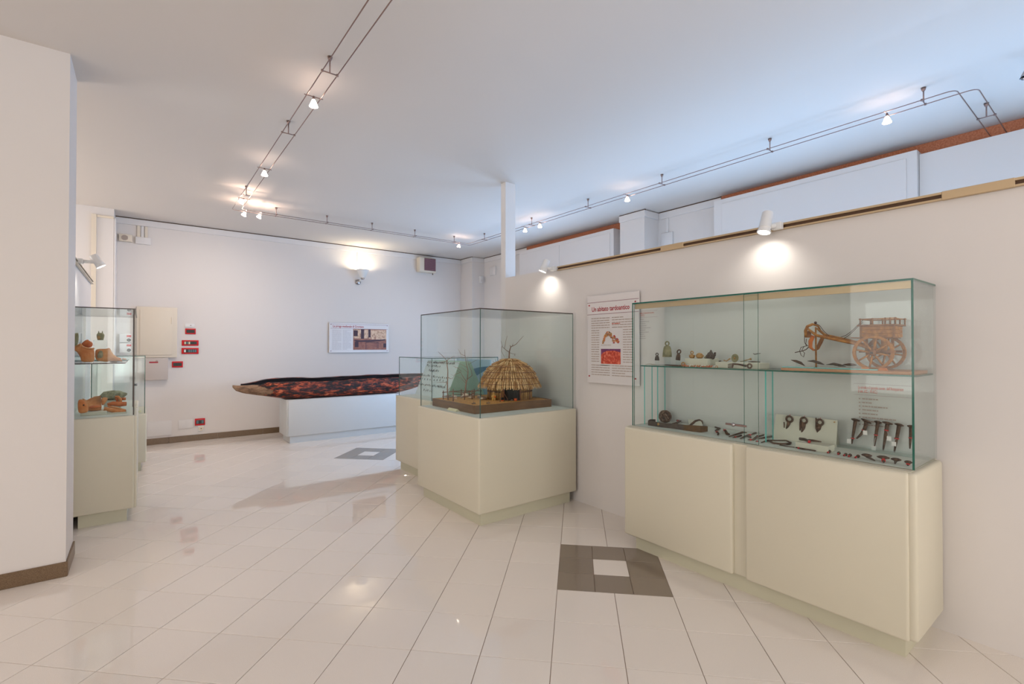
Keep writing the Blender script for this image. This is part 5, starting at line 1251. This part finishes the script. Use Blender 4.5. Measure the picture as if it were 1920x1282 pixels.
# sloping white board with three hanging keys
XW = 3.165
bpts = [(1455, 776), (1570, 788), (1567, 838.5), (1449, 822)]
P = [at_x(x, y, XW if i < 2 else XW-.035) for i, (x, y) in enumerate(bpts)]
zlow = ZF; P[2].z = P[3].z = zlow
mb = MB(); n_ = Vector((.006, 0, .0))
mb.add(P+[p_+n_ for p_ in P], [(0, 3, 2, 1), (4, 5, 6, 7), (0, 1, 5, 4), (1, 2, 6, 5), (2, 3, 7, 6), (3, 0, 4, 7)])
kb = thing('key_board', 'cream sloping board holding three iron hooks', 'display board', (XW, (P[2].y+P[3].y)/2, zlow)); mb.build('board', 'block', kb)
MB().lathe([(.004, 0), (.004, .006), (0, .007)], at_x(1565, 791, XW-.004), (-1, 0, 0), 8, 'ochre').build('pin', None, kb)
mb = MB(); mb.add([(XW+.006, P[0].y-.01, P[0].z-.01), (X1-.012, P[0].y-.01, ZF), (X1-.012, P[1].y+.01, ZF), (XW+.006, P[1].y+.01, P[1].z-.01)], [(0, 1, 2, 3), (3, 2, 1, 0)])
mb.build('back_leg', 'block', kb)
def hook(label, ring, pts, rads, m='iron'):
    X = XW-.014; c = at_x(*ring, X); t = thing('iron_key', label, 'iron hook', c, 'iron hooks on the cream board'); k = depth(c)/FPX
    MB().tube(torus_pts(c, UY, UZ, 5.4*k), 1.9*k, 8, closed=True).build('ring', m, t, True)
    MB().tube([at_x(x, y, X) for x, y in pts], [r_*k for r_ in rads], 8).build('shank', m, t, True)
    MB().tube([c+UZ*6*k, c+UZ*9*k+UY*(-2*k)], .0012, 5).build('red_thread', 'red', t)
hook('iron ring hook with thin bent tip, left on the cream board', (1480, 785.5), [(1479, 792), (1477, 799), (1474, 805), (1471, 802), (1470, 791)], [3.4, 2.6, 1.6, 1.5, 1.0])
hook('heavy iron ring hook with folded shank, middle of the board', (1507, 788), [(1507, 794), (1506, 803), (1503, 812), (1500.5, 808), (1501, 790)], [3.6, 3.4, 2.2, 1.8, 2.0])
hook('short iron ring hook with upright tongue, right on the board', (1537, 791.5), [(1537, 797), (1535, 804), (1533, 809), (1531, 803), (1530, 783)], [3.6, 3.6, 2.6, 2.2, 1.2], 'iron')
a = at_z(1492, 836, ZF); b = at_z(1543, 845.5, ZF)
xa_ = 2.93; ya_ = at_x(1491, 836, xa_).y; yb2_ = at_x(1553, 842, xa_).y
tag(MB().rbox((xa_, yb2_, ZF), (xa_+.09, ya_, ZF+.036), .003, 2).build('display_block', 'block'), 'low cream block in front of the sloping hook board', 'display block', 'grey beige display blocks')
Zb = ZF+.036; bq = lambda x, y, r_=.007: (lambda v: Vector((min(max(v.x, xa_+.01), xa_+.08), v.y, Zb+r_)))(at_z(x, y, Zb+r_))
t = thing('iron_tool', 'broken iron tool with red thread on the low cream block', 'iron tool', bq(1510, 823))
MB().tube([bq(1503, 821), bq(1511, 823), bq(1518, 827)], [.008, .008, .006], 8).build('handle', 'iron2', t, True)
MB().tube([bq(1518, 828), bq(1520, 823.5), bq(1528, 821), bq(1533, 823.5), bq(1540, 828)], [.005, .004, .005, .006, .003], 8).build('blade', 'iron', t, True)
MB().tube([bq(1516, 827.5), bq(1519, 828)], .008, 7).build('red_thread', 'red', t)
tg = bq(1507, 828, .001); tag(MB().box((tg.x-.008, tg.y-.012, Zb), (tg.x+.008, tg.y+.012, Zb+.001)).build('paper_tag', 'paper'), 'small white tag lying on the low cream block', 'paper tag')
# acrylic rail and the six large nails leaning in it
y_a = at_x(1572, 840, 3.17).y; y_b = GY0+.015
rl = thing('acrylic_rail', 'clear acrylic ledge carrying the row of large nails', 'acrylic rail', (3.17, (y_a+y_b)/2, ZF))
MB().rbox((3.155, y_b, ZF), (3.20, y_a, ZF+.012), .001, 1).build('ledge', 'acrylic', rl); MB().rbox((3.15, y_b, ZF), (3.155, y_a, ZF+.028), .001, 1).build('lip', 'acrylic', rl)
def nail(label, head, tip, wh, ws, bend=0, tagp=None, red=.5):
    Xh, Xt = 3.205, 3.195; h_ = at_x(*head, Xh); tpt = at_x(*tip, Xt); tpt.z = max(tpt.z, ZF+.013); k = depth(h_)/FPX
    t = thing('large_nail', label, 'nail', tpt, 'large rusted nails in a row'); d = (tpt-h_); L = d.length; d.normalize(); sd = d.cross(Vector((1, 0, 0))).normalized()
    q = [h_+d*L*f+sd*bend*math.sin(f*math.pi/2)*0 + (UY*bend*(f*f-f)) for f in (0, .25, .5, .75, 1)]
    MB().tube(q, [ws*k*1.15, ws*k, ws*k*.9, ws*k*.7, ws*k*.42], 6).build('shank', 'iron', t, True)
    MB().lathe([(0, -2.2*k), (wh*k*.55, -1.8*k), (wh*k, -.3*k), (wh*k*.95, .8*k), (ws*k*1.3, 2.2*k), (0, 2.4*k)], h_, (d*.9+Vector((-.25, 0, 0))), 12).build('head', 'iron', t, True)
    i = int(red*4); MB().tube([q[i], q[i]+(q[min(4, i+1)]-q[max(0, i-1)])*.06], ws*k*1.25, 7).build('red_thread', 'red', t)
    if tagp:
        tp = at_x(*tagp, 3.175); MB().box((tp.x-.0006, tp.y-3.4*k, tp.z-4*k), (tp.x+.0006, tp.y+3.4*k, tp.z+4*k)).build('paper_tag', 'paper', t); MB().tube([q[i], tp+UZ*4*k], .0006, 4).build('string', 'paper', t)
nail('leftmost large rusted nail, straight and slender', (1604, 787), (1597, 832), 7, 2.7, 0, (1592, 827), .75)
nail('large rusted nail bent like a hook, second from left', (1624, 789), (1606, 822), 9, 3.2, .05, (1622, 811), .5)
nail('large rusted nail with white tag below, third from left', (1646, 791), (1639, 838), 6, 2.8, 0, (1638, 840), .7)
nail('longest large rusted nail with broad head, fourth from left', (1664, 793), (1656, 846), 8.5, 3.0, 0, (1667, 822), .4)
nail('large rusted nail with side tag, fifth from left', (1686, 796), (1677, 850), 7.5, 3.0, 0, (1676, 832), .6)
nail('rightmost large rusted nail touching the glass corner', (1708, 799), (1706, 841), 6, 2.6, 0, None, .5)
# front row of nail heads and chips
row = [(1555, 847, 3.2, 'stud with short red-threaded tail, first in the front row', (1551, 849)), (1573, 850, 3.2, 'red-threaded stud, second in the front row', (1571, 852)), (1586, 852.5, 3.0, 'red-threaded stud, third in the front row', (1581, 854)),
       (1594, 854, 3.2, 'stud with red tail, fourth in the front row', (1590, 856)), (1609, 856, 3.2, 'stud with long red tail, fifth in the front row', (1602, 858))]
for x, y, r_, lab, tail in row:
    c = fpt(x, y, .006); k = depth(c)/FPX; t = thing('iron_stud', 'small iron '+lab, 'stud', (c.x, c.y, ZF), 'front row of studs and nail heads'); r_ *= k
    MB().lathe([(0, r_*.9), (r_*.7, r_*.6), (r_, 0), (r_*.8, -r_*.5), (0, -r_*.6)], (c.x, c.y, ZF+r_), (-.5, -.2, .8), 12).build('head', 'iron', t, True)
    tp = fpt(*tail, .004); MB().tube([(c.x, c.y, ZF+r_), tp], [.0045, .002], 6).build('shank', 'iron', t, True); MB().tube([Vector((c.x, c.y, ZF+r_)).lerp(tp, .55), Vector((c.x, c.y, ZF+r_)).lerp(tp, .8)], .0048, 6).build('red_thread', 'red', t)
for x, y, wd, lab, tail in [(1625, 855, 9, 'wide rusted nail head with long pointed shank, sixth in the front row', (1640, 863)), (1656, 859, 10.5, 'broad ochre nail head with red thread, seventh in the front row', (1657, 867)),
                            (1680, 863, 8.5, 'mushroom-shaped nail head, eighth in the front row', (1678, 869)), (1703, 868, 6.5, 'small nail head with red thread, last in the front row', (1702, 873))]:
    c = fpt(x, y, .016); k = depth(c)/FPX; c.z = ZF+.022; wd *= k; t = thing('nail_head', lab, 'nail head', (c.x, c.y, ZF), 'front row of studs and nail heads')
    MB().lathe([(0, .006), (wd*.6, .005), (wd, 0), (wd*.9, -.004), (.006, -.010), (0, -.011)], c, (-.1, 0, 1), 14, sy=.6).build('head', 'iron', t, True)
    tp = fpt(*tail, .004); MB().tube([c-UZ*.006, tp], [.008, .003], 6).build('shank', 'iron2', t, True)
    if 'red' in lab: MB().tube([(c-UZ*.006).lerp(tp, .3), (c-UZ*.006).lerp(tp, .6)], .0085, 6).build('red_thread', 'red', t)

# ================================================================== LEFT CASE CONTENTS
ZL = 1.3085
def shard(mb, pts, Y, th, conv=lambda x, y: (x, y), bulge=.8, m=None, lean=0):
    """a fragment: the outline stands in the plane Y, with rounded thickness"""
    P = [at_y(*conv(x, y), Y) for x, y in pts]; n = len(P); cx = sum(p_.x for p_ in P)/n; cz = sum(p_.z for p_ in P)/n
    # densify and soften the outline
    Q = []
    for i in range(n):
        a, b = P[i], P[(i+1) % n]
        for f in (0, .33, .67): Q.append(a.lerp(b, f))
    for _ in range(2): Q = [(Q[i-1]+Q[i]*2+Q[(i+1) % len(Q)])/4 for i in range(len(Q))]
    n = len(Q); vs = []; L = [(-1, bulge*.8), (-.75, .95), (0, 1), (.75, .95), (1, bulge*.8)]
    for t_, s_ in L:
        for p_ in Q: vs.append((cx+(p_.x-cx)*s_, Y+t_*th/2+lean*(p_.z-cz), cz+(p_.z-cz)*s_))
    fs = [(j*n+i, (j+1)*n+i, (j+1)*n+(i+1) % n, j*n+(i+1) % n) for j in range(4) for i in range(n)]
    k0 = len(vs); vs += [(cx, Y-th/2*1.12, cz), (cx, Y+th/2*1.12, cz)]
    fs += [(k0, i, (i+1) % n) for i in range(n)]+[(k0+1, 4*n+(i+1) % n, 4*n+i) for i in range(n)]
    mb.add(vs, fs, m); return mb
cv = lambda x, y: (140+x*.0624, 610+y*.0624)
t = thing('amphora_neck', 'large orange terracotta amphora neck with handle on the left shelf', 'terracotta vessel', at_y(162, 681, 5.30))
shard(MB(), [(-60, 690), (0, 650), (100, 590), (180, 545), (250, 640), (430, 685), (590, 690), (600, 900), (600, 1098), (400, 1100), (205, 1100), (190, 980), (150, 900), (80, 800), (0, 740), (-60, 730)], 5.30, .10, cv).build('neck', 'terracotta', t, True)
shard(MB(), [(180, 570), (260, 490), (330, 440), (400, 415), (445, 470), (530, 500), (550, 580), (520, 640), (430, 672), (300, 640)], 5.36, .05, cv).build('handle', 'terracotta2', t, True)
MB().tube([at_y(*cv(0, 650), 5.26), at_y(*cv(180, 548), 5.25), at_y(*cv(250, 645), 5.25), at_y(*cv(430, 690), 5.25), at_y(*cv(590, 695), 5.26)], .006, 8).build('rim', 'terracotta_pale', t, True)
t = thing('amphora_fragment', 'pale terracotta shoulder fragment leaning right on the left shelf', 'terracotta fragment', at_y(208, 681, 5.38))
shard(MB(), [(600, 720), (760, 700), (960, 705), (1040, 665), (1090, 730), (1160, 880), (1300, 950), (1430, 1050), (1445, 1095), (1250, 1060), (1080, 1065), (950, 1098), (800, 1070), (620, 1060)], 5.38, .07, cv).build('wall', 'terracotta_pale', t, True)
shard(MB(), [(650, 960), (720, 780), (800, 740), (850, 800), (860, 960), (760, 990)], 5.345, .02, cv).build('encrusted_patch', 'stone', t, True)
# small pieces right of it
for lab, pts, m_, Yp in [('thin red sherd lying right of the shoulder fragment', [(1290, 945), (1400, 990), (1400, 1020), (1300, 980)], 'terracotta2', 5.40), ('narrow orange sherd at the right end of the left shelf', [(1400, 985), (1560, 1000), (1560, 1030), (1420, 1010)], 'terracotta', 5.45), ('flat brown sherd under the leaning shoulder fragment', [(1040, 1090), (1150, 1050), (1280, 1060), (1290, 1110), (1060, 1115)], 'log', 5.50)]:
    tag(shard(MB(), pts, Yp, .03, cv).build('pottery_sherd', m_, None, True), lab, 'sherd', 'sherds on the left case shelf')
p = at_y(188, 681, 5.62); zr1 = at_y(188, 637.5, 5.62).z
t = thing('acrylic_riser', 'clear acrylic block under the green glass neck, left case', 'acrylic riser', (p.x, p.y, ZL), 'clear acrylic risers'); MB().rbox((p.x-.045, p.y-.03, ZL), (p.x+.045, p.y+.03, zr1), .003, 1).build('block', 'acrylic', t)
t = thing('glass_vessel_fragment', 'green and ochre two-pronged vessel fragment on clear block', 'glass fragment', (p.x, p.y, zr1)); k = depth(p)/FPX
MB().lathe([(4.2*k, 0), (5.4*k, 5*k), (5.8*k, 10*k), (4*k, 13*k), (2*k, 13.5*k), (0, 13.5*k)], (p.x, p.y, zr1+.0005), n=14).build('body', 'bronze', t, True)
for e in (-2.6, 2.6): MB().tube([(p.x+e*k, p.y, zr1+13*k), (p.x+e*k, p.y, zr1+17*k)], [1.1*k, .6*k], 6).build('prong', 'stone', t, True)
MB().blob((p.x-2*k, p.y-3.6*k, zr1+5*k), (3*k, 2.4*k, 4.6*k), seed=2, amt=.3).build('patina', 'ochre', t, True)
p = at_y(144, 640, 5.62); t = tag(shard(MB(), [(138, 625), (148, 622), (147, 640), (143, 655), (138, 664)], 5.62, .06).build('glass_vessel_fragment', 'bronze', None, True), 'pale green vessel piece half hidden by the left pillar', 'glass fragment')
# lower level
ZF2 = ZB+.0022; cv2 = lambda x, y: (130+x*.1248, 700+y*.1248)
def lpt(x, y, z=ZF2): v = at_z(*cv2(x, y), z); return v
Yl = 5.36
supp = tag(MB().rbox((-.40, 5.30, ZF2), (-.235, 5.45, ZF2+.032), .003, 1).build('display_block', 'block'), 'pale block under the curved roof tile in the left case', 'display block', 'grey beige display blocks')
t = thing('pierced_brick', 'orange clay weight with a pierced hole, lower left case', 'clay weight', at_y(*cv2(200, 605), 5.24))
shard(MB(), [(125, 460), (135, 390), (200, 385), (260, 440), (295, 540), (270, 590), (140, 605), (130, 530)], 5.235, .06, cv2, .9).build('body', 'terracotta', t, True)
h_ = at_y(*cv2(215, 475), 5.205); MB().lathe([(.006, 0), (.006, .003), (0, .003)], h_, (0, -1, 0), 10, 'dark').build('hole', None, t)
t = thing('roof_tile', 'curved orange roof tile fragment in the lower left case', 'roof tile', at_y(*cv2(370, 525), 5.38))
mb = MB(); A = [at_y(*cv2(x, y), 5.37) for x, y in ((215, 400), (260, 490), (290, 525), (380, 528), (480, 515), (485, 470))]; Bk = [at_y(*cv2(x, y), 5.52) for x, y in ((200, 372), (260, 400), (300, 380), (380, 345), (470, 335), (475, 330))]
vs = A+Bk+[v-UZ*.02 for v in A]+[v-UZ*.02 for v in Bk]; n = 6
mb.add(vs, [(i, i+1, n+i+1, n+i) for i in range(5)]+[(2*n+i, 3*n+i, 3*n+i+1, 2*n+i+1) for i in range(5)]+[(i, 2*n+i, 2*n+i+1, i+1) for i in range(5)]+[(n+i, n+i+1, 3*n+i+1, 3*n+i) for i in range(5)]+[(0, n, 3*n, 2*n), (5, 2*n+5, 3*n+5, n+5)])
mb.build('tile_body', 'terracotta_pale', t, True)
shard(MB(), [(280, 490), (480, 470), (480, 515), (300, 528)], 5.345, .05, cv2, .85).build('rim', 'terracotta2', t, True)
tag(shard(MB(), [(480, 355), (590, 360), (560, 420), (520, 470), (490, 485), (480, 420)], 5.47, .04, cv2, .85).build('pottery_sherd', 'terracotta_pale', None, True), 'pale pointed sherd right of the curved roof tile', 'sherd')
b0 = at_y(*cv2(650, 405), 5.72)
t = tag(MB().blob(Vector((b0.x, 5.75, 0))+UZ*(at_y(*cv2(640, 330), 5.72).z), (.088, .06, .042), seed=9, amt=.35, sub=3).build('stone_block', 'stone', None, True), 'rough grey green stone lump at the back, lower left case', 'stone')
sb = t.bound_box; zmin = min(v[2] for v in sb)+t.location.z
tag(MB().rbox((b0.x-.06, 5.70, ZF2), (b0.x+.06, 5.80, zmin+.006), .003, 1).build('display_block', 'block'), 'pale block under the grey green stone lump', 'display block', 'grey beige display blocks')
t = thing('terracotta_spout', 'arched terracotta spout fragment behind the clay tubes', 'terracotta fragment', at_y(*cv2(730, 430), 5.56))
MB().tube([at_y(*cv2(x, y), 5.56) for x, y in ((685, 350), (730, 352), (765, 385), (772, 430))], [.010, .012, .012, .010], 8).build('arch', 'terracotta', t, True)
MB().tube([at_y(*cv2(x, y), 5.57) for x, y in ((695, 360), (715, 390), (725, 430))], [.010, .009, .010], 8).build('stem', 'terracotta2', t, True)
MB().tube([at_y(*cv2(x, y), 5.58) for x, y in ((770, 385), (850, 380))], [.012, .012], 8).build('spur', 'terracotta2', t, True)
for lab, pts, rad, m_, Yp in [('upper thick clay tube pointing left, lower left case', ((572, 468), (650, 452), (760, 460), (860, 455)), [.012, .019, .022, .018], 'terracotta2', 5.44),
                              ('narrow pale clay tube between the two thick ones', ((575, 490), (680, 510), (850, 550)), [.006, .008, .006], 'terracotta_pale', 5.40),
                              ('lower thick clay tube with open end, lower left case', ((520, 530), (640, 550), (760, 575), (850, 560)), [.016, .018, .019, .012], 'terracotta', 5.34)]:
    q = [at_y(*cv2(x, y), Yp) for x, y in pts]; t = thing('clay_tube', lab, 'clay tube', q[0], 'clay tubes in the left case')
    MB().tube(q, rad, 10).build('body', m_, t, True); MB().tube([q[-1], q[-1]+(q[-1]-q[-2]).normalized()*.001], rad[-1]*.6, 10).build('bore', 'dark', t)
p = at_y(*cv2(680, 590), 5.40)
tag(MB().rbox((p.x-.08, 5.32, ZF2), (p.x+.085, 5.48, ZF2+.012), .002, 1).build('display_block', 'block'), 'thin pale slab under the clay tubes', 'display block', 'grey beige display blocks')
# second left case: pale crumbs
p = Vector((.0, 7.2, .6655)); t = thing('shell_heap', 'little heap of pale yellow shells in the low left case', 'shell heap', p)
for j in range(7): MB().blob(p+Vector((-.20+.03*j, rng.uniform(-.03, .05), .012)), (.018, .014, .012), seed=j, amt=.4, sub=1).build('shell', 'card', t)
